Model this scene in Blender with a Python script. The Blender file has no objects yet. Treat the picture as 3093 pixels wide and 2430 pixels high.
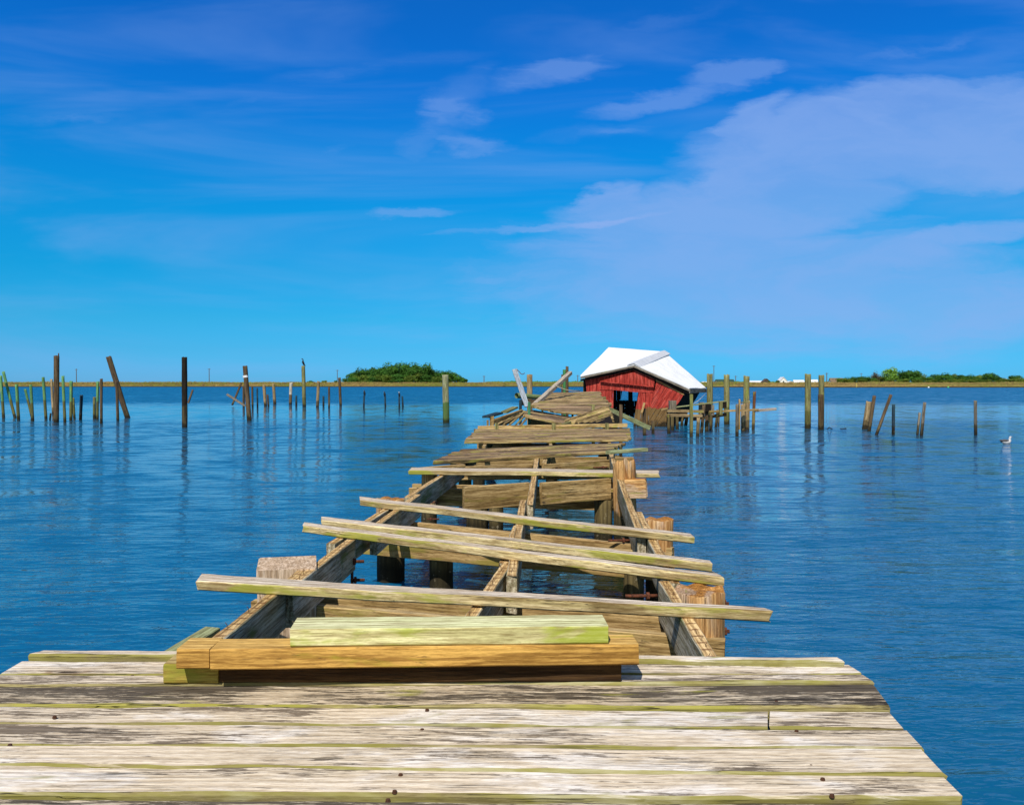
import bpy, math, random
from mathutils import Vector, Matrix, noise
R = math.radians
random.seed(7)
scene = bpy.context.scene
COL = scene.collection

# ------------------------------------------------------------------ camera geometry
F = 2500.0                       # focal length in photo pixels (3093 wide)
CX, CY = 1546.5, 1215.0
HOR = 1155.0
CAMZ = 2.3                       # eye above the water; the near deck stands 1.0 above it
PITCH = math.atan((CY - HOR) / F)
FW = Vector((0, math.cos(PITCH), -math.sin(PITCH)))
UPV = Vector((0, math.sin(PITCH), math.cos(PITCH)))
CAM = Vector((0, 0, CAMZ))

def ray(px, py):
    return Vector((1, 0, 0)) * ((px - CX) / F) + FW + UPV * (-(py - CY) / F)
def G(px, py, z=0.0):            # point of the photo on the level z
    d = ray(px, py)
    return CAM + d * ((z - CAMZ) / d.z)
def D(px, py, y):                # point of the photo at distance y
    d = ray(px, py)
    return CAM + d * (y / d.y)
def PL(px, py, p, n):            # point of the photo on a plane
    d = ray(px, py)
    return CAM + d * ((p - CAM).dot(n) / d.dot(n))

# ------------------------------------------------------------------ tags
WM = {}
def tag(o, label=None, cat=None, group=None, kind=None):
    if label: o['label'] = label
    if cat: o['category'] = cat
    if group: o['group'] = group
    if kind: o['kind'] = kind
    return o
def empty(name, loc, label, cat, group=None):
    o = bpy.data.objects.new(name, None)
    COL.objects.link(o)
    o.location = loc
    WM[o.name] = Matrix.Translation(loc)
    o.empty_display_size = 0.2
    return tag(o, label, cat, group)
def link(name, verts, faces, mat, M=None, parent=None, smooth=False, mats=None, fmat=None):
    me = bpy.data.meshes.new(name)
    me.from_pydata([tuple(v) for v in verts], [], faces)
    me.materials.append(mat)
    if mats:
        for m in mats: me.materials.append(m)
    if fmat:
        for p, i in zip(me.polygons, fmat): p.material_index = i
    if smooth:
        for p in me.polygons: p.use_smooth = True
    me.update()
    o = bpy.data.objects.new(name, me)
    COL.objects.link(o)
    M = M or Matrix.Identity(4)
    WM[o.name] = M
    if parent is not None:
        o.parent = parent
        o.matrix_local = WM[parent.name].inverted() @ M
    else:
        o.matrix_world = M
    return o

def frame(o, X, side):
    X = X.normalized()
    Z = X.cross(side).normalized()
    Y = Z.cross(X).normalized()
    M = Matrix.Identity(4)
    for i in range(3):
        M[i][0] = X[i]; M[i][1] = Y[i]; M[i][2] = Z[i]; M[i][3] = o[i]
    return M

# ------------------------------------------------------------------ timber builders
def qbeam(name, A0, A1, B0, B1, h, mat, parent=None, nx=None, jit=0.004, ch=0.006, bow=0.0, wav=0.003, ends=0.006, notch=0):
    """a sawn timber whose TOP face is the quad A0-A1 (near edge) / B0-B1 (far edge); local X is its length"""
    O = (A0 + B0) / 2; E = (A1 + B1) / 2
    side = ((B0 - A0) + (B1 - A1)) / 2
    L = (E - O).length
    M = frame(O, E - O, side)
    Mi = M.inverted()
    a0, a1, b0, b1 = [Mi @ p for p in (A0, A1, B0, B1)]
    nx = nx or max(4, min(60, int(L / 0.07)))
    if ch * 2 > h * 0.6: ch = h * 0.2
    sd = random.uniform(0, 999)
    V = []; Fc = []
    for i in range(nx + 1):
        t = i / nx
        a = a0.lerp(a1, t); b = b0.lerp(b1, t)
        x = (a.x + b.x) / 2
        def nz(k, f=6.0): return noise.noise(Vector((x * f + sd, k * 3.7, sd)))
        z0 = bow * math.sin(math.pi * t) + wav * nz(1, 1.6)
        ya = a.y + jit * nz(2, 9) + jit * 1.3 * nz(3, 2.2)
        yb = b.y + jit * nz(4, 9) + jit * 1.3 * nz(5, 2.2)
        zt = jit * 0.5
        pts = [(a.x, ya + ch, z0 + zt * nz(6)), (b.x, yb - ch, z0 + zt * nz(7)),
               (b.x, yb, z0 - ch + zt * nz(8)), (b.x, yb, z0 - h + ch), (b.x, yb - ch, z0 - h),
               (a.x, ya + ch, z0 - h), (a.x, ya, z0 - h + ch), (a.x, ya, z0 - ch + zt * nz(9))]
        if i == 0 or i == nx:
            pts = [(p[0] + random.uniform(-ends, ends), p[1], p[2]) for p in pts]
        V += pts
    for i in range(nx):
        for k in range(8):
            k2 = (k + 1) % 8
            Fc.append((i * 8 + k, i * 8 + k2, (i + 1) * 8 + k2, (i + 1) * 8 + k))
    Fc.append(tuple(range(7, -1, -1)))
    Fc.append(tuple(nx * 8 + k for k in range(8)))
    Fc = [tuple(reversed(f)) for f in Fc]
    return link(name, V, Fc, mat, M, parent)

def beam(name, p0, p1, w, h, mat, parent=None, side=None, **kw):
    """p0,p1 = centre line of the top face"""
    d = p1 - p0
    if side is None:
        side = Vector((-d.y, d.x, 0))
        if side.length < 1e-4: side = Vector((0, 1, 0))
        if abs(d.normalized().z) > 0.9: side = Vector((0, 1, 0))
    s = (side - d * (side.dot(d) / d.dot(d))).normalized() * (w / 2)
    if d.normalized().cross(s.normalized()).z < -0.1: s = -s
    return qbeam(name, p0 - s, p1 - s, p0 + s, p1 + s, h, mat, parent, **kw)

def post(name, base, top, w, mat, parent=None, face=None, h=None, **kw):
    """square post standing from base to top"""
    d = (top - base).normalized()
    h = h or w
    f = Vector(face) if face else Vector((0, -1, 0))
    f = (f - d * f.dot(d)).normalized()
    off = f * (h / 2)
    return beam(name, base + off, top + off, w, h, mat, parent, side=d.cross(f), **kw)

def pile(name, base, top, r0, r1, mat, parent=None, sides=14, jag=0.0, jit=0.05, cap=None, slant=0.0):
    d = top - base; L = d.length
    side = Vector((0, 1, 0)) if abs(d.normalized().z) > 0.5 else Vector((0, 0, 1))
    M = frame(base, d, side)
    n = max(6, min(26, int(L / 0.12)))
    sd = random.uniform(0, 999)
    V = []; Fc = []
    for i in range(n + 1):
        t = i / n
        r = r0 + (r1 - r0) * t
        for k in range(sides):
            a = 2 * math.pi * k / sides
            q = 1 + jit * 1.6 * noise.noise(Vector((math.cos(a) * 1.6 + sd, math.sin(a) * 1.6, t * L * 0.8))) \
                  + jit * 0.8 * noise.noise(Vector((math.cos(a) * 6, math.sin(a) * 6 + sd, t * L * 3)))
            x = t * L
            if i == n: x += jag * noise.noise(Vector((math.cos(a) * 2 + sd, math.sin(a) * 2, 5))) * 2
            V.append((x, r * q * math.cos(a), r * q * math.sin(a)))
    for i in range(n):
        for k in range(sides):
            k2 = (k + 1) % sides
            Fc.append((i * sides + k, i * sides + k2, (i + 1) * sides + k2, (i + 1) * sides + k))
    fm = [0] * len(Fc)
    # slightly domed, chamfered top
    ring = len(V)
    for k in range(sides):
        v = V[n * sides + k]
        V.append((v[0] + r1 * 0.04, v[1] * 0.95, v[2] * 0.95))
    for k in range(sides):
        k2 = (k + 1) % sides
        Fc.append((n * sides + k, n * sides + k2, ring + k2, ring + k)); fm.append(1 if cap else 0)
    V.append((sum(V[n * sides + k][0] for k in range(sides)) / sides + r1 * 0.02, 0, 0)); c = len(V) - 1
    for k in range(sides):
        Fc.append((ring + k, ring + (k + 1) % sides, c)); fm.append(1 if cap else 0)
    if slant:
        V = [(v[0] - (slant * v[1] / r1 if v[0] > L * 0.8 else 0), v[1], v[2]) for v in V]
    o = link(name, V, Fc, mat, M, parent, smooth=True, mats=[cap] if cap else None, fmat=fm)
    for p in o.data.polygons[n * sides:]: p.use_smooth = False
    return o

def tube(name, pts, rad, mat, parent=None, sides=8, smooth=True, flat=1.0):
    pts = [Vector(p) for p in pts]
    if not isinstance(rad, (list, tuple)): rad = [rad] * len(pts)
    V = []; Fc = []; prev = None
    for i, p in enumerate(pts):
        t = (pts[min(i + 1, len(pts) - 1)] - pts[max(i - 1, 0)]).normalized()
        ref = prev if prev else (Vector((0, 0, 1)) if abs(t.z) < 0.9 else Vector((0, 1, 0)))
        n = (ref - t * ref.dot(t)).normalized(); prev = n
        b = t.cross(n)
        for k in range(sides):
            a = 2 * math.pi * k / sides
            V.append(p + (n * math.cos(a) + b * math.sin(a) * flat) * rad[i])
    for i in range(len(pts) - 1):
        for k in range(sides):
            k2 = (k + 1) % sides
            Fc.append((i * sides + k, i * sides + k2, (i + 1) * sides + k2, (i + 1) * sides + k))
    Fc.append(tuple(range(sides - 1, -1, -1))); Fc.append(tuple((len(pts) - 1) * sides + k for k in range(sides)))
    o = pts[0].copy()
    return link(name, [v - o for v in V], Fc, mat, Matrix.Translation(o), parent, smooth=smooth)

# ------------------------------------------------------------------ materials
class NT:
    def __init__(s, mat):
        s.t = mat.node_tree; s.t.nodes.clear()
    def n(s, typ, **kw):
        nd = s.t.nodes.new(typ)
        for k, v in kw.items(): setattr(nd, k, v)
        return nd
    def l(s, a, b): s.t.links.new(a, b)
    def inp(s, sock, v):
        if hasattr(v, 'is_output'): s.l(v, sock)
        else:
            if sock.type == 'RGBA' and len(v) == 3: v = (*v, 1)
            sock.default_value = v
    def math(s, op, a, b=0.0, c=None, clamp=False):
        nd = s.n('ShaderNodeMath', operation=op, use_clamp=clamp)
        s.inp(nd.inputs[0], a); s.inp(nd.inputs[1], b)
        if c is not None: s.inp(nd.inputs[2], c)
        return nd.outputs[0]
    def vmath(s, op, a, b=(0, 0, 0)):
        nd = s.n('ShaderNodeVectorMath', operation=op)
        s.inp(nd.inputs[0], a); s.inp(nd.inputs[1], b)
        return nd.outputs[0]
    def noise(s, vec, scale=1.0, det=4.0, rough=0.55, dist=0.0):
        nd = s.n('ShaderNodeTexNoise')
        s.inp(nd.inputs['Vector'], vec); nd.inputs['Scale'].default_value = scale
        nd.inputs['Detail'].default_value = det; nd.inputs['Roughness'].default_value = rough
        nd.inputs['Distortion'].default_value = dist
        return nd.outputs['Fac']
    def ramp(s, f, a, b, lo=0.0, hi=1.0):
        nd = s.n('ShaderNodeMapRange', interpolation_type='SMOOTHSTEP')
        s.inp(nd.inputs[0], f)
        nd.inputs[1].default_value = a; nd.inputs[2].default_value = b
        nd.inputs[3].default_value = lo; nd.inputs[4].default_value = hi
        return nd.outputs[0]
    def mix(s, f, a, b, mode='MIX'):
        nd = s.n('ShaderNodeMix', data_type='RGBA', blend_type=mode)
        s.inp(nd.inputs[0], f)
        s.inp(nd.inputs[6], a); s.inp(nd.inputs[7], b)
        return nd.outputs[2]
    def xyz(s, v):
        nd = s.n('ShaderNodeSeparateXYZ'); s.inp(nd.inputs[0], v); return nd.outputs
    def comb(s, x, y, z):
        nd = s.n('ShaderNodeCombineXYZ')
        s.inp(nd.inputs[0], x); s.inp(nd.inputs[1], y); s.inp(nd.inputs[2], z)
        return nd.outputs[0]
def newmat(name):
    m = bpy.data.materials.new(name); m.use_nodes = True
    return m, NT(m)
def finish(N, col, rough=0.85, bump=None, bstr=0.5, bdist=0.01, spec=0.25, metal=0.0):
    b = N.n('ShaderNodeBsdfPrincipled'); o = N.n('ShaderNodeOutputMaterial')
    N.inp(b.inputs['Base Color'], col); N.inp(b.inputs['Roughness'], rough)
    b.inputs['Specular IOR Level'].default_value = spec; N.inp(b.inputs['Metallic'], metal)
    if bump is not None:
        bp = N.n('ShaderNodeBump'); bp.inputs['Strength'].default_value = bstr; bp.inputs['Distance'].default_value = bdist
        N.l(bump, bp.inputs['Height']); N.l(bp.outputs[0], b.inputs['Normal'])
    N.l(b.outputs[0], o.inputs[0])
    return b

def wood(name, A, B, top=None, dark=(0.035, 0.026, 0.02), darkamt=0.3, moss=(0.25, 0.26, 0.035), mossamt=0.2, mossside=0.4,
         tide=None, g=1.0, crack=1.0, rings=0.35, rust=0.0, var=0.25, pile_=False, bstr=0.6, bd=0.004, pale=None, paleamt=0.0, con=1.0, knots=0.0, stain=0.0):
    """weathered timber, grain along the object's own X. top = colour of upward faces."""
    m, N = newmat(name)
    tc = N.n('ShaderNodeTexCoord').outputs['Object']
    oi = N.n('ShaderNodeObjectInfo').outputs['Random']
    geo = N.n('ShaderNodeNewGeometry')
    pos, nrm = geo.outputs['Position'], geo.outputs['Normal']
    off = N.math('MULTIPLY', oi, 57.3)
    v = N.vmath('ADD', tc, N.comb(off, N.math('MULTIPLY', oi, 23.1), off))
    fib = N.noise(N.vmath('MULTIPLY', v, (3.0 * g, 70 * g, 70 * g)), 1, 5, 0.65)
    fib2 = N.noise(N.vmath('MULTIPLY', v, (1.1 * g, 22 * g, 22 * g)), 1, 5, 0.6, 0.25)
    blot = N.noise(N.vmath('MULTIPLY', v, (1.5, 5.0, 5.0)), 1, 4, 0.6, 0.4)
    blot2 = N.noise(N.vmath('ADD', N.vmath('MULTIPLY', v, (0.9, 4.0, 4.0)), (31, 7, 3)), 1, 5, 0.65, 0.6)
    # cathedral growth rings, warped
    wv = N.n('ShaderNodeTexWave', wave_type='BANDS', bands_direction='Y', wave_profile='SIN')
    N.inp(wv.inputs['Vector'], N.vmath('MULTIPLY', v, (0.55 * g, 5.5 * g, 5.5 * g)))
    wv.inputs['Scale'].default_value = 1.6; wv.inputs['Distortion'].default_value = 9.0
    wv.inputs['Detail'].default_value = 2.0; wv.inputs['Detail Scale'].default_value = 0.7
    ring = N.ramp(wv.outputs['Fac'], 0.15, 0.75)
    nz = N.xyz(nrm)[2]
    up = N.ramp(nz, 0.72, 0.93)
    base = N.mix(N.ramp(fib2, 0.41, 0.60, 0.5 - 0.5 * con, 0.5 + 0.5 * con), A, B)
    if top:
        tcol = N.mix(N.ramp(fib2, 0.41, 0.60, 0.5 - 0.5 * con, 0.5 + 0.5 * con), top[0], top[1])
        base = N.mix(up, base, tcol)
    base = N.mix(N.math('MULTIPLY', N.math('SUBTRACT', 1.0, ring), rings), base, N.mix(1.0, base, (0.42, 0.36, 0.28), 'MULTIPLY'))
    if pale:
        base = N.mix(N.math('MULTIPLY', N.ramp(blot, 0.5, 0.62), paleamt), base, pale)
    base = N.mix(N.ramp(fib, 0.38, 0.56, 0.8 * con, 0.0), base, N.mix(1.0, base, (0.45, 0.38, 0.30), 'MULTIPLY'))
    fib3 = N.noise(N.vmath('MULTIPLY', v, (14 * g, 150 * g, 150 * g)), 1, 3, 0.7)
    base = N.mix(N.ramp(fib3, 0.40, 0.56, 0.55, 0.0), base, N.mix(1.0, base, (0.52, 0.46, 0.38), 'MULTIPLY'))
    spk = N.noise(N.vmath('MULTIPLY', v, (9 * g, 60 * g, 60 * g)), 1, 3, 0.7)
    spm = N.math('MULTIPLY', N.ramp(spk, 0.60, 0.68), N.ramp(blot, 0.42, 0.58))
    base = N.mix(N.math('MULTIPLY', spm, 0.6), base, dark)
    if knots:
        vo = N.n('ShaderNodeTexVoronoi'); N.inp(vo.inputs['Vector'], N.vmath('ADD', N.vmath('MULTIPLY', v, (1.5, 5.0, 5.0)), N.vmath('MULTIPLY', N.comb(fib2, blot, fib2), (0.25, 0.25, 0.1))))
        vo.inputs['Scale'].default_value = 1.0
        sel = N.math('GREATER_THAN', N.xyz(vo.outputs['Color'])[0], 1.0 - knots)
        kd = vo.outputs['Distance']
        kr = N.math('SINE', N.math('MULTIPLY', kd, 60.0))
        km = N.math('MULTIPLY', N.ramp(kd, 0.34, 0.06), sel)
        base = N.mix(N.math('MULTIPLY', km, N.ramp(kr, -0.6, 0.9, 0.15, 0.75)), base, N.mix(1.0, base, (0.38, 0.25, 0.14), 'MULTIPLY'))
        base = N.mix(N.math('MULTIPLY', N.ramp(kd, 0.09, 0.04), sel), base, (0.06, 0.035, 0.02))
    if stain:
        sf = N.math('ADD', N.math('MULTIPLY', N.noise(N.vmath('ADD', N.vmath('MULTIPLY', v, (0.8, 5.5, 2)), (9, 3, 1)), 1, 3, 0.5, 0.8), 1.0), N.math('MULTIPLY', N.math('SUBTRACT', N.noise(N.vmath('MULTIPLY', v, (7, 75, 30)), 1, 5, 0.75), 0.5), 1.0))
        sm_ = N.math('MULTIPLY', N.ramp(sf, 0.60 - 0.12 * stain, 0.68 - 0.12 * stain), up)
        base = N.mix(N.math('MULTIPLY', sm_, 0.85), base, dark)
    # black mildew, long and ragged
    dk = N.math('ADD', N.math('MULTIPLY', blot2, 0.62), N.math('MULTIPLY', fib2, 0.38))
    th = 0.72 - 0.26 * darkamt
    dmask = N.ramp(N.math('ADD', dk, N.math('MULTIPLY', N.math('SUBTRACT', fib, 0.5), 0.45)), th - 0.01, th + 0.035)
    base = N.mix(N.math('MULTIPLY', dmask, 0.85), base, dark)
    # moss and algae, more on upright faces and edges
    mth = 0.66 - 0.3 * mossamt
    mtop = N.ramp(N.math('ADD', blot, N.math('MULTIPLY', N.math('SUBTRACT', fib2, 0.5), 0.3)), mth, mth + 0.1)
    mss = 0.66 - 0.34 * mossside
    msd = N.ramp(N.math('ADD', blot, N.math('MULTIPLY', N.math('SUBTRACT', fib2, 0.5), 0.3)), mss, mss + 0.12)
    mm = N.math('ADD', N.math('MULTIPLY', mtop, up), N.math('MULTIPLY', msd, N.math('SUBTRACT', 1.0, up)), clamp=True)
    base = N.mix(N.math('MULTIPLY', mm, 0.75), base, moss)
    if rust:
        xx = N.xyz(tc)[0]; yy = N.xyz(tc)[1]
        pp = N.math('ABSOLUTE', N.math('SUBTRACT', N.math('FRACT', N.math('ADD', N.math('MULTIPLY', xx, 9.0), N.math('MULTIPLY', fib2, 0.5))), 0.5))
        rm = N.math('MULTIPLY', N.ramp(pp, 0.14, 0.04), N.math('MULTIPLY', N.ramp(N.math('ABSOLUTE', yy), 0.05, 0.008), up))
        base = N.mix(N.math('MULTIPLY', rm, rust), base, (0.12, 0.035, 0.01))
        sq = N.ramp(N.math('FRACT', N.math('MULTIPLY', xx, 4.3)), 0.0, 0.1, 0.45, 1.0)
        base = N.mix(N.math('MULTIPLY', up, N.math('SUBTRACT', 1.0, sq)), base, (0.13, 0.07, 0.03))
    if tide:
        z = N.xyz(pos)[2]
        zz = N.math('ADD', z, N.math('MULTIPLY', N.math('SUBTRACT', N.noise(pos, 2.5, 4), 0.5), tide[3] if len(tide) > 3 else 0.35))
        tm = N.ramp(zz, tide[0] + 0.04, tide[0] - 0.06)
        tcol = N.mix(N.ramp(fib2, 0.35, 0.65), tide[1], tide[2])
        base = N.mix(tm, base, tcol)
        wet = N.ramp(zz, 0.34, 0.12)
        base = N.mix(N.math('MULTIPLY', wet, 0.85), base, (0.012, 0.010, 0.006))
        bar = N.math('MULTIPLY', N.ramp(N.noise(pos, 16, 3, 0.7), 0.60, 0.68), N.math('MULTIPLY', N.ramp(z, 0.75, 0.45), N.ramp(z, 0.02, 0.12)))
        base = N.mix(N.math('MULTIPLY', bar, 0.5), base, (0.30, 0.26, 0.18))
    if crack:
        cr = N.noise(N.vmath('MULTIPLY', v, (0.8 * g, 48 * g, 48 * g)), 1, 3, 0.5)
        cm = N.ramp(N.math('ABSOLUTE', N.math('SUBTRACT', cr, 0.5)), 0.014, 0.003)
        lim = N.ramp(N.noise(N.vmath('MULTIPLY', v, (1.4, 6, 6)), 1, 2), 0.46, 0.6)
        cm = N.math('MULTIPLY', N.math('MULTIPLY', cm, lim), crack, clamp=True)
        base = N.mix(N.math('MULTIPLY', cm, 0.85), base, (0.02, 0.015, 0.01))
    if var:
        br = N.math('ADD', 1.0 - var / 2, N.math('MULTIPLY', oi, var))
        base = N.mix(1.0, base, N.comb(br, br, N.math('MULTIPLY', br, 0.99)), 'MULTIPLY')
    h = N.math('ADD', N.math('MULTIPLY', fib, 0.6), N.math('MULTIPLY', fib2, 0.8))
    h = N.math('ADD', h, N.math('MULTIPLY', ring, 0.25))
    if crack: h = N.math('SUBTRACT', h, N.math('MULTIPLY', cm, 1.2))
    finish(N, base, 0.88, h, bstr, bd, 0.15)
    return m

def plain(name, col, rough=0.7, var=0.3, scale=6.0, metal=0.0, col2=None, spec=0.25):
    m, N = newmat(name)
    tc = N.n('ShaderNodeTexCoord').outputs['Object']
    f = N.ramp(N.noise(tc, scale, 5, 0.6), 0.3, 0.7)
    c2 = col2 or tuple(c * (1 - var) for c in col)
    finish(N, N.mix(f, col, c2), rough, N.noise(tc, scale * 3, 4), 0.3, 0.01, spec, metal)
    return m

SKY_SAT, SKY_HUE, SKY_STR, SUN_E = 1.0, 0.5, 0.15, 5.0
SKY_TINT = [(0.0, (0.09, 0.44, 0.98)), (1.0, (0.65, 0.70, 0.75)), (0.016, (0.079, 0.43, 0.96)), (0.0375, (0.072, 0.41, 0.83)), (0.073, (0.050, 0.43, 0.74)), (0.126, (0.018, 0.46, 0.74)),
            (0.195, (0.014, 0.515, 0.83)), (0.261, (0.013, 0.51, 0.93)), (0.323, (0.018, 0.465, 1.0)), (0.379, (0.02, 0.435, 1.0)), (0.52, (0.03, 0.42, 1.0)), (0.68, (0.45, 0.62, 0.85))]
CLOUD = (1.85, 2.95, 5.7)
BIG = [(2650, 400, 800, 190, 9, 1.0), (2280, 550, 500, 165, 22, 0.9), (3000, 420, 650, 200, 8, 1.0), (2200, 640, 640, 170, 6, 0.9), (2300, 850, 1300, 330, 0, 0.58), (1860, 600, 130, 80, 20, 0.6), (2250, 400, 190, 130, 30, 0.8), (2900, 720, 600, 60, 8, 0.6), (1650, 870, 900, 140, 4, 0.30), (2900, 950, 900, 200, 4, 0.5)]
WISP = [(1640, 240, 340, 60, 15, 0.75), (1350, 350, 230, 100, 42, 0.75), (1420, 450, 280, 34, -8, 0.6), (2200, 215, 180, 50, 6, 0.9), (1980, 290, 340, 40, 13, 0.65), (1225, 646, 190, 24, 3, 0.8), (1600, 690, 460, 18, 6, 0.8), (980, 465, 130, 36, 8, 0.2), (1900, 110, 500, 50, 22, 0.2), (250, 340, 420, 26, 4, 0.22), (800, 300, 420, 50, 12, 0.2), (1100, 230, 500, 70, 10, 0.25), (1800, 400, 300, 40, 6, 0.35), (2800, 130, 400, 40, 12, 0.3)]

# ------------------------------------------------------------------ palette
W_DECK = wood('deck_wood', (0.34, 0.29, 0.14), (0.20, 0.17, 0.07), top=((0.86, 0.74, 0.59), (0.68, 0.57, 0.42)), dark=(0.10, 0.072, 0.05), darkamt=0.05, moss=(0.24, 0.22, 0.05),
              mossamt=0.04, mossside=0.75, rings=0.28, bstr=0.9, bd=0.004, pale=(0.86, 0.80, 0.74), paleamt=0.8, var=0.08, con=0.36, knots=0.14, stain=0.2)
W_DECKD = wood('deck_wood_mildewed', (0.42, 0.36, 0.16), (0.24, 0.20, 0.08), top=((0.74, 0.63, 0.48), (0.52, 0.43, 0.31)), dark=(0.03, 0.022, 0.016), darkamt=0.5, moss=(0.30, 0.28, 0.05),
               mossamt=0.04, mossside=0.65, rings=0.12, bstr=1.0, bd=0.005, var=0.1, con=0.6, stain=1.55)
W_LOOSE = wood('loose_plank_wood', (0.74, 0.61, 0.34), (0.52, 0.42, 0.20), top=((0.90, 0.80, 0.68), (0.72, 0.61, 0.48)), knots=0.12, darkamt=0.25,
               moss=(0.27, 0.28, 0.03), mossamt=0.05, mossside=0.50, rings=0.7, var=0.15)
W_MINT = wood('new_green_lumber', (0.80, 0.76, 0.42), (0.68, 0.65, 0.32), top=((0.86, 0.86, 0.52), (0.78, 0.80, 0.44)), darkamt=0.0,
              moss=(0.30, 0.36, 0.02), mossamt=0.0, mossside=0.50, rings=0.35, crack=0.3, var=0.0, bstr=0.3, bd=0.002)
W_AMBER = wood('amber_lumber', (0.70, 0.42, 0.11), (0.54, 0.31, 0.08), knots=0.1, top=((0.84, 0.55, 0.18), (0.72, 0.45, 0.13)), darkamt=0.05,
               moss=(0.36, 0.33, 0.03), mossamt=0.05, mossside=0.2, rings=0.4, crack=0.5, var=0.1, bstr=0.3, bd=0.002)
W_AMBER_SHADE = wood('amber_lumber_shade', (0.10, 0.055, 0.022), (0.055, 0.03, 0.014), darkamt=0.3, mossamt=0.0, mossside=0.05, rings=0.4, var=0.0)  # shade under the overhanging amber timber is put into this brown
W_JOIST = wood('joist_wood', (0.62, 0.56, 0.42), (0.38, 0.34, 0.22), top=((0.84, 0.60, 0.30), (0.62, 0.41, 0.17)), knots=0.1, darkamt=0.25,
               moss=(0.14, 0.17, 0.04), mossamt=0.05, mossside=0.3, rings=0.5, rust=0.8, var=0.15)
W_CAP = wood('cap_beam_wood', (0.58, 0.41, 0.19), (0.34, 0.23, 0.09), knots=0.2, top=((0.66, 0.50, 0.26), (0.46, 0.33, 0.16)), darkamt=0.35,
             moss=(0.24, 0.20, 0.04), mossamt=0.1, mossside=0.25, rings=0.45, var=0.15)
W_OLD = wood('old_slab_wood', (0.46, 0.35, 0.16), (0.26, 0.18, 0.08), top=((0.44, 0.31, 0.20), (0.20, 0.13, 0.08)), darkamt=0.7, dark=(0.05, 0.035, 0.02),
             moss=(0.26, 0.24, 0.05), mossamt=0.12, mossside=0.5, rings=0.3, var=0.6, g=0.6)
W_WRECK = wood('wreck_wood', (0.56, 0.42, 0.20), (0.30, 0.21, 0.09), top=((0.54, 0.40, 0.23), (0.26, 0.18, 0.10)), darkamt=0.6, dark=(0.05, 0.035, 0.02),
               moss=(0.26, 0.26, 0.05), mossamt=0.15, mossside=0.4, rings=0.25, var=0.7, g=0.6)
TIDE = (0.85, (0.10, 0.085, 0.035), (0.05, 0.042, 0.02))
W_TAN = wood('tan_pile_wood', (0.50, 0.38, 0.21), (0.30, 0.22, 0.12), darkamt=0.3, mossamt=0.1, mossside=0.15, tide=(0.55, (0.17, 0.125, 0.06), (0.08, 0.06, 0.03), 0.8), var=0.3, g=0.7)
W_BROWN = wood('brown_pile_wood', (0.17, 0.12, 0.07), (0.10, 0.07, 0.045), darkamt=0.35, mossamt=0.05, mossside=0.1, tide=(0.5, (0.12, 0.09, 0.04), (0.045, 0.035, 0.02), 0.9), var=0.3, g=0.7)
W_BLACK = wood('creosote_pile_wood', (0.035, 0.028, 0.02), (0.018, 0.015, 0.012), darkamt=0.3, mossamt=0.0, mossside=0.0, tide=(1.1, (0.10, 0.075, 0.035), (0.03, 0.022, 0.012), 0.6), var=0.2, g=0.7)
W_GREY = wood('grey_pile_wood', (0.30, 0.27, 0.22), (0.17, 0.15, 0.12), darkamt=0.3, mossamt=0.0, mossside=0.05, tide=(0.5, (0.12, 0.10, 0.06), (0.04, 0.032, 0.02), 0.8), var=0.3, g=0.7)
W_GREEN = wood('green_pile_wood', (0.20, 0.47, 0.20), (0.13, 0.32, 0.13), darkamt=0.15, mossamt=0.1, mossside=0.25, moss=(0.28, 0.28, 0.06), tide=(1.15, (0.15, 0.15, 0.05), (0.08, 0.08, 0.03), 0.5), var=0.3, g=0.7)
W_GREEN2 = wood('pale_green_pile_wood', (0.42, 0.44, 0.28), (0.26, 0.28, 0.16), darkamt=0.35, mossamt=0.2, mossside=0.3, moss=(0.22, 0.26, 0.05), tide=(1.2, (0.10, 0.17, 0.05), (0.06, 0.10, 0.03), 0.3), var=0.1, g=0.7)
W_TEAL = wood('teal_post_wood', (0.04, 0.10, 0.14), (0.025, 0.05, 0.08), darkamt=0.3, mossamt=0.0, mossside=0.0, var=0.2, tide=(0.4, (0.03, 0.025, 0.02), (0.02, 0.015, 0.01)), g=0.7)
W_TREAT = wood('treated_pile_wood', (0.33, 0.32, 0.14), (0.19, 0.19, 0.085), darkamt=0.35, mossamt=0.2, mossside=0.3, moss=(0.20, 0.24, 0.04), tide=(0.9, (0.13, 0.13, 0.04), (0.07, 0.065, 0.025), 0.5), var=0.2, g=0.7)
W_RUST = wood('rusty_pile_wood', (0.68, 0.42, 0.18), (0.46, 0.24, 0.09), top=((0.56, 0.26, 0.06), (0.38, 0.17, 0.04)), darkamt=0.2, mossamt=0.0, mossside=0.05, rings=0.3, tide=(0.45, (0.10, 0.075, 0.035), (0.045, 0.035, 0.018), 0.5), pale=(0.50, 0.44, 0.38), paleamt=0.5, var=0.15)
W_PALE = wood('bleached_post_wood', (0.72, 0.56, 0.42), (0.52, 0.38, 0.26), darkamt=0.2, mossamt=0, mossside=0.05, rings=0.2, tide=(0.4, (0.12, 0.09, 0.05), (0.06, 0.045, 0.025), 0.3), var=0.1)
W_BARN = wood('barnacled_pile_wood', (0.22, 0.16, 0.07), (0.10, 0.075, 0.035), darkamt=0.5, mossamt=0.1, mossside=0.3, tide=(0.8, (0.16, 0.12, 0.05), (0.06, 0.045, 0.02), 0.3), var=0.15)
W_WHITE = wood('bleached_wood', (0.62, 0.56, 0.50), (0.46, 0.40, 0.34), darkamt=0.25, mossamt=0.0, mossside=0.0, var=0.1)
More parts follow.
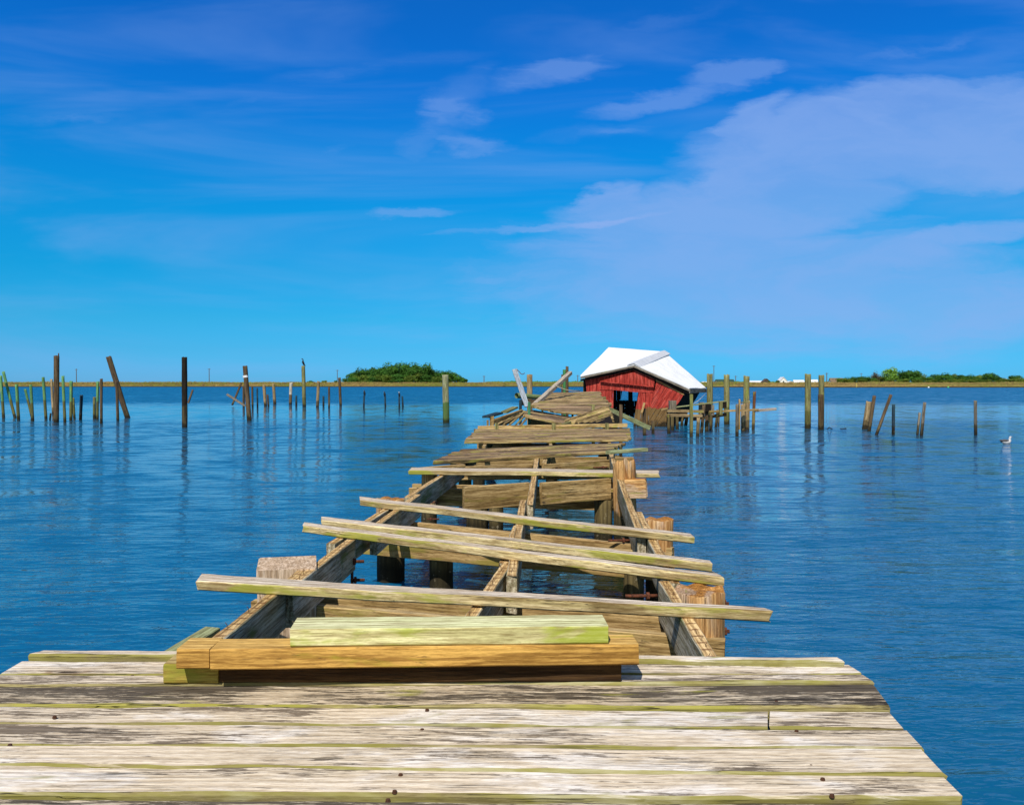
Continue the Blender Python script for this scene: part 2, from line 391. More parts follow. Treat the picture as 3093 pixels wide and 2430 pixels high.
W_BLUEW = wood('peeling_blue_paint_wood', (0.42, 0.50, 0.60), (0.34, 0.40, 0.50), darkamt=0.35, mossamt=0.0, mossside=0.0, var=0.1)
W_LTGRN = wood('pale_green_plank_wood', (0.40, 0.44, 0.24), (0.30, 0.34, 0.17), darkamt=0.15, mossamt=0.1, mossside=0.2, var=0.1)
W_RED = wood('red_painted_siding', (0.58, 0.070, 0.052), (0.36, 0.036, 0.028), darkamt=0.42, dark=(0.10, 0.02, 0.016), moss=(0.3, 0.02, 0.02), mossamt=0, mossside=0.0, rings=0.4, knots=0.15,
             tide=(0.95, (0.20, 0.12, 0.045), (0.11, 0.065, 0.025), 0.7), var=0.0, g=0.9, pale=(0.70, 0.13, 0.10), paleamt=0.6)
W_DARK = wood('dark_and_shade_boards', (0.022, 0.017, 0.014), (0.012, 0.01, 0.008), darkamt=0.2, mossamt=0, mossside=0, var=0.1)  # near-black carries the shed's inner shade; other dark timbers share it
W_TRIM = wood('weathered_grey_trim', (0.34, 0.31, 0.26), (0.18, 0.16, 0.14), darkamt=0.5, mossamt=0.05, mossside=0.05, var=0.1)
M_RUSTY = plain('rusted_iron', (0.16, 0.05, 0.022), 0.85, col2=(0.05, 0.02, 0.012), scale=40)
M_STONE = plain('worn_pile_top', (0.20, 0.13, 0.07), 0.9, col2=(0.09, 0.06, 0.035), scale=20)

# ------------------------------------------------------------------ near deck
DZ = 1.0
deck = empty('wooden_deck', (0, 0, DZ), 'broad bleached plank deck in the foreground carrying the stack of timbers', 'deck')
def dq(l0, r0, l1, r1, z, mat, h=0.064, ext=None, **kw):
    """plank from its near edge (l0,r0) and far edge (l1,r1) in the photo; l* lie beyond the left frame edge when ext"""
    A0, A1, B0, B1 = G(*l0, z), G(*r0, z), G(*l1, z), G(*r1, z)
    B0.y += 0.006; B1.y += 0.006
    if ext is not None:
        def e(a, b):
            t = (ext - a.x) / (b.x - a.x)
            return a + (b - a) * t
        A0 = e(A0, A1); B0 = e(B0, B1)
    kw.setdefault('ends', 0.012)
    return qbeam('plank', A0, A1, B0, B1, h, mat, deck, nx=60, jit=0.006, ch=0.009, wav=0.006, **kw)
dq((92, 1975), (2550, 1996), (132, 1963), (2534, 1985), DZ + 0.026, W_DECK)
p = dq((0, 2036), (2608, 2034), (70, 1996), (2556, 2005), DZ, W_DECK, ext=None)
dq((0, 2066), (2634, 2056), (0, 2038), (2610, 2036), DZ + 0.004, W_DECK, ext=-2.33)
dq((0, 2126), (2681, 2133), (0, 2069), (2640, 2068), DZ - 0.008, W_DECKD, ext=-2.30)
# third row is two planks butted end to end
dq((0, 2180), (2320, 2194), (0, 2131), (2319, 2146), DZ - 0.014, W_DECK, ext=-2.36, ends=0.002)
A = dq((2326, 2194), (2731, 2200), (2324, 2146), (2684, 2149), DZ - 0.013, W_DECK, ends=0.002)
dq((0, 2245), (2783, 2257), (0, 2183), (2736, 2203), DZ - 0.010, W_DECK, ext=-2.34)
dq((0, 2306), (2853, 2337), (0, 2249), (2789, 2262), DZ - 0.004, W_DECK, ext=-2.31)
dq((0, 2392), (2911, 2406), (0, 2311), (2856, 2343), DZ - 0.012, W_DECK, ext=-2.38)
y0 = G(1500, 2410, DZ).y
for k in range(20):
    yb = y0 - 0.187 * k; ya = yb - 0.181
    xr = 1.44 + 0.02 * math.sin(k * 2.1) - 0.008 * k; xl = -2.33 + 0.03 * math.sin(k * 1.3)
    z = DZ - 0.008 + 0.005 * math.sin(k * 1.7)
    qbeam('plank', Vector((xl, ya + 0.02, z)), Vector((xr, ya - 0.02, z)), Vector((xl, yb + 0.02, z)), Vector((xr, yb - 0.02, z)), 0.064,
          W_DECK if k % 3 else W_DECKD, deck, nx=50, jit=0.006, ch=0.009)
for X in (-1.45, 0.05, 1.12):
    beam('joist', Vector((X, -1.1, DZ - 0.092)), Vector((X + 0.02, 3.78, DZ - 0.086)), 0.076, 0.28, W_JOIST, deck)
for Y in (-0.6, 2.6):
    beam('cap_beam', Vector((-2.0, Y, 0.63)), Vector((1.35, Y - 0.1, 0.63)), 0.12, 0.26, W_CAP, deck, side=Vector((0, 1, 0)))
    for X in (-1.75, -0.2, 1.2):
        pile('pile', Vector((X, Y + 0.25, -1.5)), Vector((X, Y + 0.25, 0.84)), 0.14, 0.13, W_BARN, deck)
# nail heads, rust-ringed, in rows over the joists
M_NAIL = plain('nail_rust', (0.10, 0.045, 0.02), 0.8, col2=(0.05, 0.02, 0.01), scale=60)
for (x, y) in [(1275, 2194 + 8), (1240, 2262), (1210, 2338), (1192, 2388), (1172, 2414), (1290, 2142),
               (2219, 2023), (2345, 2118), (2406, 2206), (2434, 2271), (2450, 2311), (2485, 2351), (2513, 2400), (30, 2248), (165, 2163), (400, 2040)]:
    c = G(x, y, DZ - 0.007)
    V = [(0, 0, 0.004)]; n = 9
    V += [(0.007 * math.cos(a * 2 * math.pi / n), 0.006 * math.sin(a * 2 * math.pi / n), 0.003) for a in range(n)]
    V += [(0.009 * math.cos(a * 2 * math.pi / n), 0.008 * math.sin(a * 2 * math.pi / n), -0.006) for a in range(n)]
    Fc = [(0, 1 + a, 1 + (a + 1) % n) for a in range(n)] + [(1 + a, 1 + n + a, 1 + n + (a + 1) % n, 1 + (a + 1) % n) for a in range(n)]
    link('nail', V, Fc, M_NAIL, Matrix.Translation(c), deck)

# ------------------------------------------------------------------ stack of timbers on the deck
def stack(label, bl, br, z, h, dep, mat, ttl=None, jy=0.0):
    A0 = G(*bl, z); A1 = G(*br, z)
    A0.z = A1.z = z + h
    d = (A1 - A0).normalized(); s = Vector((-d.y, d.x, 0)) * dep
    B0, B1 = A0 + s, A1 + s
    if ttl: B0 = B0 + d * ttl[0]; B1 = B1 + d * ttl[1]
    o = qbeam('timber', A0, A1, B0, B1, h, mat, nx=40, jit=0.0025, ch=0.007, wav=0.0015, ends=0.002)
    return tag(o, label, 'timber', 'timbers stacked on the deck')
zt = DZ + 0.006
stack('short olive timber block under the left end of the stack, half in shadow', (494, 2064), (658, 2064), zt, 0.086, 0.24, wood('olive_lumber', (0.50, 0.38, 0.08), (0.36, 0.28, 0.06), top=((0.55, 0.42, 0.18), (0.45, 0.34, 0.14)), mossside=0.6, darkamt=0.05, rings=0.3))
stack('long shadowed timber at the bottom of the stack, set back under the amber one', (662, 2062), (1876, 2059), zt, 0.088, 0.14, W_AMBER_SHADE)
stack('short amber timber block at the left end of the stack, second layer', (533, 2020), (633, 2020), zt + 0.089, 0.084, 0.165, W_AMBER, ttl=(0, 0))
stack('long amber timber in the middle of the stack, green stained at its right end', (634, 2023), (1929, 2008), zt + 0.090, 0.088, 0.150, W_AMBER)
stack('pale green new plank lying on top of the stack', (876, 1954), (1838, 1944), zt + 0.180, 0.075, 0.185, W_MINT, ttl=(-0.01, 0.0))

# ------------------------------------------------------------------ ruined walkway frame
SZ = 0.934
frm = empty('walkway_frame', (0, 8, SZ), 'ruined walkway frame of bare joists and cap beams running out from the deck', 'pier frame')
def stringer(pts, w=0.076, h=0.27, dz=0.0):
    P = [G(x, y, SZ + dz) for x, y in pts]
    o = beam('joist', P[0], P[-1], w, h, W_JOIST, frm, jit=0.004, wav=0.004, ends=0.02)
    return P
def nails(P0, P1, n):
    for i in range(n):
        t = (i + random.uniform(0.1, 0.9)) / n
        c = P0.lerp(P1, t) + Vector((random.uniform(-0.02, 0.02), 0, 0))
        a = random.uniform(0, 6.28); hh = random.uniform(0.015, 0.04)
        tube('nail', [c + Vector((0, 0, -0.02)), c + Vector((0, 0, hh * .6)), c + Vector((math.cos(a) * hh * .35, math.sin(a) * hh * .35, hh))],
             [0.002, 0.002, 0.002], M_NAIL, frm, sides=5)
L1 = stringer([(610, 1965), (940, 1700)]); nails(*L1, 7)
L1b = stringer([(868, 1774), (1060, 1628)], dz=0.003); nails(*L1b, 6)
L2 = stringer([(1000, 1640), (1190, 1522)], dz=-0.004); nails(*L2, 6)
L2b = stringer([(1128, 1590), (1262, 1492)], dz=0.002); nails(*L2b, 4)
L3 = stringer([(1230, 1500), (1396, 1395)], dz=-0.002); nails(*L3, 6)
R1 = stringer([(2165, 2010), (2005, 1752)]); nails(*R1, 9)
R2 = stringer([(2040, 1760), (1927, 1545)], dz=-0.003); nails(*R2, 7)
R3 = stringer([(1938, 1620), (1838, 1352)], dz=0.003); nails(*R3, 9)
C1 = stringer([(1405, 1885), (1535, 1694)], dz=-0.01); nails(*C1, 7)
C2 = stringer([(1545, 1738), (1580, 1509)], dz=0.0); nails(*C2, 7)
C3 = stringer([(1600, 1524), (1624, 1364)], dz=0.012); nails(*C3, 7)
stringer([(1520, 1700), (1570, 1560)], w=0.07, dz=-0.02)
beam('joist', G(505, 1975, SZ - 0.04), G(640, 1893, SZ - 0.04), 0.10, 0.26, W_LTGRN, frm)   # pale stub beyond the deck edge, left
# doubled cap beams bolted either side of the piles
CZ = SZ - 0.272
def cap(x0, y0, x1, y1, z=CZ, h=0.27, t=0.076, mat=None, nm='cap_beam'):
    return beam(nm, Vector((x0, y0, z)), Vector((x1, y1, z)), t, h, mat or W_CAP, frm, side=Vector((0.25, 1, 0)), jit=0.006, wav=0.006)
cap(-1.95, 6.22, 1.36, 5.26)
cap(-1.90, 6.58, 1.10, 5.70, z=CZ + 0.02)
cap(-1.70, 9.26, 1.55, 7.96, z=CZ - 0.01)
cap(-1.65, 9.96, 1.60, 8.18, z=CZ)
cap(-1.60, 12.9, 1.75, 12.25)
cap(-1.60, 13.3, 1.75, 12.65, z=CZ + 0.01)
# deep blocking boards between the joists
def blk(l, r, h, z=SZ - 0.005, t=0.07, mat=None):
    return beam('blocking', G(*l, z), G(*r, z), t, h, mat or W_CAP, frm, side=Vector((0, 1, 0)), jit=0.004)
blk((1400, 1470), (1598, 1456), 0.31)
blk((1634, 1457), (1842, 1444), 0.30)
blk((1404, 1408), (1606, 1400), 0.16, z=SZ - 0.03)
blk((1640, 1402), (1838, 1388), 0.14, z=SZ - 0.03)
# rusty bolts
def bolt(p, d, L=0.16, r=0.011):
    d = Vector(d).normalized()
    b = tube('bolt', [p, p + d * L * 0.5, p + d * L], [r, r, r], M_RUSTY, frm, sides=8)
    tube('nut', [p + d * L * 0.25, p + d * (L * 0.25 + 0.02)], [r * 2.1, r * 2.1], M_RUSTY, b, sides=6, smooth=False)
def plate(p, w=0.012, h=0.2, l=0.07):
    return beam('strap', p, p + Vector((0, l, 0)), w, h, M_RUSTY, frm, side=Vector((1, 0, 0)), nx=3, jit=0.001)
for (x, y, dep) in [(1064, 1695, 7.1), (1066, 1751, 7.1)]: bolt(D(x, y, dep) + Vector((-0.02, 0, 0)), (1, 0.05, 0), 0.12, 0.014)
plate(D(1061, 1682, 7.06), h=0.25)
for (x, y, dep) in [(1290, 1567, 12.3), (1286, 1517, 11.8)]: bolt(D(x, y, dep), (1, 0.05, 0), 0.18, 0.011)
for (x, y, dep) in [(1985, 1798, 5.64), (1902, 1631, 8.4), (1835, 1411, 12.6)]: bolt(D(x, y, dep), (-1, -0.05, 0), 0.22, 0.012)
bolt(D(2180, 1905, 5.44), (1, -0.1, 0), 0.05, 0.013)
bolt(D(2178, 1822, 5.44), (1, -0.1, 0), 0.05, 0.013)
bolt(D(850, 1700, 6.42), (-1, 0, 0), 0.06, 0.013)
for (x, y, dep) in [(930, 1700, 6.25)]:
    tube('nail', [D(x, y + 28, dep), D(x - 2, y - 5, dep), D(x - 8, y - 10, dep)], [0.005] * 3, M_NAIL, frm, sides=5)
    tube('nail', [D(x + 14, y + 25, dep), D(x + 8, y + 4, dep)], [0.005] * 2, M_NAIL, frm, sides=5)

# ------------------------------------------------------------------ planks left lying across the joists
def loose(label, A0, A1, B0, B1, h=0.064, z=DZ, bow=0.0, mat=None):
    o = qbeam('loose_plank', G(*A0, z), G(*A1, z), G(*B0, z), G(*B1, z), h, mat or W_LOOSE, nx=60, jit=0.007, ch=0.009, wav=0.007, ends=0.02, bow=bow or random.uniform(-0.012, 0.008))
    return tag(o, label, 'plank', 'loose planks lying across the walkway joists')
loose('widest and nearest loose plank across the joists, just behind the timber stack', (595, 1753), (2332, 1848), (612, 1731), (2311, 1834))
loose('second loose plank from the deck, bleached top and split right end', (913, 1586), (2182, 1744), (922, 1576), (2171, 1731), z=DZ + 0.002)
loose('third loose plank from the deck, mossy face, tight behind the second one', (970, 1569), (2154, 1703), (977, 1558), (2144, 1692), z=DZ + 0.002)
loose('fourth loose plank from the deck, lying alone with olive wavy grain', (1088, 1510), (2093, 1619), (1091, 1499), (2084, 1609), z=DZ + 0.002)
loose('fifth loose plank from the deck, farthest and nearly level one', (1236, 1420), (1992, 1430), (1244, 1411), (1989, 1420), z=DZ + 0.004)

# ------------------------------------------------------------------ piles of the walkway
def tpile(label, base, top, r0, r1, mat, name='piling', cap_=None, slant=0.0, jag=0.02, group='pilings under the ruined walkway', jit=0.05, cat='piling'):
    o = pile(name, Vector(base), Vector(top), r0, r1, mat, sides=22, jag=jag, cap=cap_, jit=jit, slant=slant)
    return tag(o, label, cat, group)
tpile('stout rust stained piling right of the nearest loose plank, wide flat top', (1.26, 5.47, -1.5), (1.235, 5.44, 0.925), 0.155, 0.165, W_RUST, cap_=W_RUST)
o = post('piling', Vector((-1.80, 6.50, -1.5)), Vector((-1.75, 6.45, 0.97)), 0.42, W_PALE, h=0.34, face=(0.25, -1, 0), jit=0.012, ch=0.012, ends=0.015)
tag(o, 'squared pale piling outside the left joist, beside the nearest loose planks', 'piling', 'pilings under the ruined walkway')
tpile('round orange topped piling right of the fourth loose plank', (1.50, 8.32, -1.5), (1.48, 8.30, 0.93), 0.135, 0.14, W_RUST, cap_=W_RUST)
tpile('piling outside the left joist behind the fourth loose plank', (-1.40, 9.60, -1.5), (-1.42, 9.62, 0.94), 0.16, 0.16, W_RUST, cap_=W_RUST)
tpile('barnacled piling seen under the second cap beam, left of centre', (-0.79, 9.20, -1.5), (-0.79, 9.22, 0.62), 0.13, 0.13, W_BARN)
tpile('barnacled piling under the right joist in the second bay', (1.20, 8.12, -1.5), (1.20, 8.12, 0.6), 0.10, 0.10, W_BARN)
tpile('thick barnacled piling in the third bay, left of centre', (-0.53, 12.6, -1.5), (-0.53, 12.6, 0.62), 0.17, 0.17, W_BARN)
tpile('slimmer barnacled piling in the third bay beside the thick one', (-0.24, 12.4, -1.5), (-0.24, 12.4, 0.60), 0.11, 0.11, W_BARN)
tpile('dark piling under the right joist in the third bay', (1.32, 11.9, -1.5), (1.32, 11.9, 0.62), 0.13, 0.13, W_BARN)
tpile('split orange piling standing above the right joist by the tilted slab', (1.66, 11.9, -1.5), (1.60, 11.75, 1.10), 0.16, 0.16, W_RUST, cap_=W_RUST, jag=0.05, slant=0.12)
tpile('narrow piling outside the left joist in the third bay', (-1.28, 12.6, -1.5), (-1.26, 12.6, 0.93), 0.12, 0.12, W_RUST, cap_=W_RUST)
for o_ in [(-0.2, 5.95), ]:
    tpile('barnacled piling in the first bay under the middle joist', (o_[0], o_[1], -1.5), (o_[0], o_[1], 0.6), 0.13, 0.13, W_BARN)
# broken square block on the right of the third bay
bb = qbeam('timber_block', D(1885, 1448, 11.45), D(1951, 1448, 11.35), D(1885, 1444, 11.7), D(1951, 1444, 11.6), 0.265, W_RUST, nx=6, jit=0.012, ch=0.01, ends=0.02)
tag(bb, 'broken rust stained timber block outside the right joist under the fifth loose plank', 'timber')

# ------------------------------------------------------------------ far slabs of decking
def slab(label, FL, FR, BL, BR, n, mat, h=0.064, z=None, joists=True, over=0.05, group='broken off sections of walkway decking', cat='deck section', zz=None):
    c = (FL + FR + BL + BR) / 4
    e = empty('deck_section', c, label, cat, group)
    for i in range(n):
        t0 = i / n; t1 = (i + 0.955) / n
        a, b = FL.lerp(BL, t0), FR.lerp(BR, t0)
        a2, b2 = FL.lerp(BL, t1), FR.lerp(BR, t1)
        dl = (b - a).normalized()
        q, r = random.uniform(-over, over), random.uniform(-over, over)
        dz = Vector((0, 0, random.uniform(-0.012, 0.012)))
        qbeam('plank', a + dl * q + dz, b + dl * r + dz, a2 + dl * q + dz, b2 + dl * r + dz, h, mat, e, nx=26, jit=0.006, ch=0.012, wav=0.01, ends=0.03)
    return e
s1 = slab('tilted section of weathered decking skewed across the joists behind the fifth loose plank', G(1303, 1394, 1.0), G(1836, 1362, 1.0), G(1398, 1355, 1.0), G(1888, 1335, 1.0), 14, W_OLD)
s2 = slab('level section of brown weathered decking, farthest one still in place', G(1414, 1331, 1.0), G(1899, 1325, 1.0), G(1438, 1294, 1.0), G(1893, 1291, 1.0), 22, W_OLD, over=0.08)
def pt(e, a, b, w, h, nm='joist', mat=None):
    return beam(nm, a, b, w, h, mat or W_CAP, e)
for e, X0, X1, ya, yb in ((s1, -1.05, -0.75, 14.5, 16.6), (s1, 0.55, 0.75, 14.2, 17.0), (s1, 1.85, 2.15, 15.4, 17.6),
                          (s2, -0.62, -0.50, 18.0, 23.0), (s2, 0.85, 1.0, 18.0, 23.2), (s2, 2.2, 2.5, 18.3, 23.2)):
    pt(e, Vector((X0, ya, 0.92)), Vector((X1, yb, 0.92)), 0.076, 0.26)
for Y in (18.5, 22.6):
    pt(s2, Vector((-0.95, Y, 0.64)), Vector((2.7, Y - 0.1, 0.64)), 0.10, 0.27, 'cap_beam')
pt(s1, Vector((-1.2, 16.4, 0.64)), Vector((2.3, 16.6, 0.64)), 0.10, 0.27, 'cap_beam')
k = 0
for (x, y) in ((-0.75, 18.7), (0.9, 18.7), (2.3, 18.6), (-0.6, 22.8), (2.5, 22.7)):
    nm = ['front left corner', 'front middle', 'front right corner', 'rear left corner', 'rear right corner'][k]; k += 1
    tpile('piling holding up the %s of the farthest level deck section' % nm, (x, y, -1.5), (x, y, 0.64), 0.14, 0.13, W_BARN)
for (x, y, nm) in ((-0.95, 16.7, 'left'), (2.15, 16.7, 'right')):
    tpile('piling under the %s end of the skewed deck section' % nm, (x, y, -1.5), (x, y, 0.66), 0.14, 0.13, W_BARN)
def L(label, a, b, d0, d1, w, h, mat=None, name='loose_plank', cat='plank', group='broken timbers of the wrecked walkway', side=None, **kw):
    """single timber between two photo points at the given distances; a, b on its top centre line"""
    kw.setdefault('jit', 0.006)
    o = beam(name, D(a[0], a[1], d0), D(b[0], b[1], d1), w, h, mat or W_WRECK, side=side, **kw)
    return tag(o, label, cat, group)
UPY = Vector((0, 0.35, 1))
L('green tinged plank end sticking out to the right of the skewed deck section', (1836, 1361), (1950, 1352), 14.9, 15.3, 0.16, 0.06, W_LTGRN)
L('short plank end poking out to the left below the skewed deck section', (1258, 1413), (1400, 1401), 12.8, 13.2, 0.12, 0.05, W_CAP)
L('long straight timber lying across the back edge of the level deck section', (1443, 1286), (1894, 1278), 23.4, 23.4, 0.14, 0.11, W_WRECK)
for i, (x, w_) in enumerate(((1500, 11), (1672, 11), (1832, 10))):
    b = D(x, 1298, 23.1); b.z = 0.6; t = D(x, 1277, 23.1)
    o = post('post', b, t, w_ * 23.1 / F, W_TREAT)
    tag(o, 'short %s post stub against the long timber behind the level deck section' % ['left', 'middle', 'right'][i], 'post', 'post stubs behind the level deck section')

# ------------------------------------------------------------------ collapsed end of the walkway
w1 = slab('large collapsed deck section tilting up towards the shed', D(1603, 1225, 27.5), D(1846, 1222, 29.5), D(1660, 1185, 33.5), D(1806, 1181, 34.5), 24, W_WRECK, over=0.12)
w1b = slab('sunken front edge of planks hanging off the large tilted section', D(1672, 1241, 26.5), D(1786, 1251, 26.3), D(1600, 1224, 27.6), D(1842, 1222, 28.8), 7, W_OLD, over=0.05)
w2 = slab('long narrow section of fallen planks with a mossy edge in the middle of the wreck', D(1577, 1253, 25.3), D(1704, 1279, 24.2), D(1577, 1239, 26.3), D(1733, 1263, 25.8), 6, W_OLD, over=0.1)
w4 = slab('fan of collapsed planks leaning down at the right of the wreck', D(1716, 1279, 24.3), D(1852, 1277, 24.3), D(1792, 1245, 25.6), D(1838, 1234, 26.5), 1, W_DARK, over=0.0)
for i, (x0, y0, x1, y1) in enumerate(((1712, 1277, 1834, 1234), (1728, 1277, 1842, 1240), (1745, 1278, 1846, 1247), (1765, 1278, 1849, 1254), (1785, 1279, 1851, 1262), (1806, 1280, 1852, 1270))):
    o = beam('plank', D(x0, y0 - 3, 24.2 + i * 0.05), D(x1, y1 - 3, 26.2 - i * 0.2), 0.17, 0.05, W_WRECK, w4, side=Vector((-0.3, 0.6, 0.75)), jit=0.01)
w5 = empty('fallen_planks', D(1540, 1270, 25), 'small fan of splayed planks at the left of the wreck', 'planks', 'broken timbers of the wrecked walkway')
for i, (x0, y0, x1, y1) in enumerate(((1518, 1282, 1572, 1250), (1536, 1282, 1575, 1247), (1556, 1282, 1582, 1255), (1572, 1282, 1588, 1262), (1500, 1282, 1545, 1262))):
    beam('plank', D(x0, y0, 24.2), D(x1, y1, 25.6), 0.15, 0.05, W_WRECK, w5, side=Vector((0.6, 0.5, 0.6)), jit=0.01)
L('sloping green edged timber crossing the middle of the wreck', (1700, 1279), (1770, 1252), 23.9, 25.3, 0.10, 0.10, W_TREAT)
L('light orange beam rising to the right at the left of the wreck', (1487, 1268), (1576, 1236), 24.6, 27.0, 0.09, 0.14, wood('fresh_orange_beam', (0.55, 0.38, 0.16), (0.42, 0.28, 0.11), darkamt=0.1, mossside=0.1))
L('short blue grey topped plank resting on a stub far left in the wreck', (1467, 1256), (1508, 1244), 24.6, 25.4, 0.26, 0.06, W_TEAL)
L('smaller dark plank end behind the blue grey topped one', (1522, 1242), (1556, 1227), 26.6, 27.4, 0.22, 0.06, W_TREAT)
def stub(label, x, y0, y1, dep, w, mat, lean=0.0, group='post stubs in the wreck', cat='post', sq=True, zb=None):
    b = D(x - lean, y1, dep); t = D(x, y0, dep)
    if zb is not None:
        d = t - b; b = t + d * ((zb - t.z) / d.z)
    wm = w * dep / F
    o = post('post', b, t, wm, mat) if sq else pile('piling', b, t, wm / 2, wm / 2, mat, jag=0.02)
    return tag(o, label, cat, group)
stub('brown stub post carrying the blue grey topped plank', 1486, 1256, 1284, 24.8, 13, W_CAP, zb=-0.5)
stub('thin orange brown stub at the far left edge of the wreck', 1473, 1268, 1284, 24.5, 6, W_CAP, zb=-0.5)
stub('thin bright green post standing in the left of the wreck', 1598, 1214, 1280, 25.6, 8, wood('green_painted_post', (0.10, 0.38, 0.22), (0.08, 0.28, 0.16), darkamt=0.1, mossside=0.1), zb=-0.5)
stub('squared olive post in front of the tilted deck section', 1791, 1222, 1250, 26.2, 9, W_TREAT, zb=0.2)
stub('dark squared post between the wreck and the shed doorway', 1874, 1221, 1276, 25.5, 9, W_BROWN, zb=-1.0)
stub('short light batten standing in the gap under the tilted section, left', 1638, 1232, 1250, 27.6, 6, W_WRECK, zb=0.6)
stub('short light batten standing in the gap under the tilted section, right', 1729, 1250, 1262, 27.2, 6, W_WRECK, zb=0.6)
L('dark sagging beam in shadow under the tilted deck section', (1601, 1236), (1742, 1262), 28.6, 28.0, 0.1, 0.4, W_BROWN)
L('brown cross beam under the fallen narrow section', (1596, 1262), (1706, 1270), 25.9, 25.9, 0.1, 0.35, W_CAP)
# leaning poles and the pile group behind
L('leaning board with peeling pale blue paint at the left of the wreck', (1554, 1114), (1592, 1226), 27.0, 26.0, 0.16, 0.05, W_BLUEW, name='leaning_board', cat='board', side=Vector((1, 0, 0)))
tube_o = tube('wire', [D(1562, 1116, 26.9), D(1568, 1122, 26.9), D(1574, 1129, 26.8), D(1580, 1130, 26.8), D(1585, 1126, 26.8)], 0.012, M_RUSTY, sides=5)
tag(tube_o, 'bent wire curling from the top of the pale blue leaning board', 'wire')
L('long bleached pole leaning up to the right over the wreck', (1612, 1219), (1722, 1121), 29.0, 32.0, 0.16, 0.13, W_WHITE, name='leaning_pole', cat='pole')
tube_o = tube('rope', [D(1676, 1163, 30.6), D(1690, 1170, 30.5), D(1710, 1177, 30.5), D(1732, 1180, 30.6), D(1752, 1180, 31)], 0.018, plain('frayed_rope', (0.35, 0.32, 0.22), 0.9), sides=5)
tag(tube_o, 'frayed rope hanging from the bleached leaning pole', 'rope')
stub('bright green piling behind the top of the bleached leaning pole', 1708, 1116, 1200, 35.5, 16, wood('green_stained_post', (0.09, 0.33, 0.13), (0.06, 0.20, 0.08), darkamt=0.2, mossside=0.2), sq=False, zb=-1.5, group='pilings behind the wreck', cat='piling')
stub('slim brown piling just left of the bright green one', 1699, 1131, 1190, 36.5, 8, W_BROWN, sq=False, zb=-1.5, group='pilings behind the wreck', cat='piling')
stub('small dark broken piling top beside the bleached leaning pole', 1713, 1107, 1190, 35.0, 9, W_BROWN, sq=False, zb=-1.5, group='pilings behind the wreck', cat='piling')
stub('tall grey piling between the pale blue board and the bleached pole', 1600, 1131, 1210, 33.0, 17, W_TAN, sq=False, zb=-1.5, group='pilings behind the wreck', cat='piling')
o = pile('fallen_log', D(1560, 1194, 30.5), D(1645, 1200, 31.5), 0.10, 0.09, wood('green_log', (0.20, 0.34, 0.16), (0.30, 0.34, 0.14), darkamt=0.1, mossside=0.1), cap=None)
tag(o, 'green stained log lying level behind the pale blue leaning board', 'log')
L('dark timber under the green log', (1572, 1206), (1636, 1206), 31.0, 31.0, 0.25, 0.22, W_BROWN, name='dark_timber', cat='timber')
stub('teal stained stub post left of the pale blue board', 1572, 1208, 1240, 29.5, 9, W_TEAL, sq=True, zb=-1.0)
L('broad pale green plank sliding into the water at the shed doorway', (1842, 1229), (1966, 1286), 29.2, 29.8, 0.05, 0.17, W_LTGRN, side=Vector((-0.1, 1, 0)))
L('brown beam in shadow behind the pale green plank', (1838, 1240), (1880, 1262), 27.6, 28.2, 0.08, 0.6, W_BROWN, side=Vector((0.1, 1, 0)))
stub('slim dark post in front of the red wall with a loose orange stick', 1945, 1232, 1299, 36.0, 9, W_BROWN, zb=-1.0)
L('loose orange stick leaning on the slim dark post', (1938, 1246), (1946, 1216), 35.7, 35.7, 0.09, 0.06, wood('orange_stick', (0.6, 0.40, 0.18), (0.5, 0.32, 0.14), mossside=0, darkamt=0), name='stick', cat='stick', side=Vector((1, 0, 0)))
stub('tiny stub post in the water right of the pale green plank', 1971, 1270, 1296, 37.0, 8, W_BROWN, zb=-1.0)

# ------------------------------------------------------------------ the collapsed red shed
SP = Vector((6.0, 43.3, 0)); SN = Vector((0.07, 1, -0.03)).normalized()
def S(px, py, off=0.0): return PL(px, py, SP - SN * off, SN)
def Q(u, v, off=0.0): return S(1750 + u * 0.184, 1040 + v * 0.184, off)      # from enlarged crop coordinates
shed = empty('shed', Vector((6.0, 45.0, 0)), 'collapsed red boathouse with a white metal roof sunk askew in the water', 'shed')
def clip(poly, a, c, keep_ge):
    out = []
    n = len(poly)
    for i in range(n):
        p, q = poly[i], poly[(i + 1) % n]
        dp = p[0] * a[0] + p[1] * a[1] - c; dq_ = q[0] * a[0] + q[1] * a[1] - c
        if not keep_ge: dp, dq_ = -dp, -dq_
        if dp >= 0: out.append(p)
        if (dp >= 0) != (dq_ >= 0):
            t = dp / (dp - dq_)
            out.append((p[0] + (q[0] - p[0]) * t, p[1] + (q[1] - p[1]) * t))
    return out
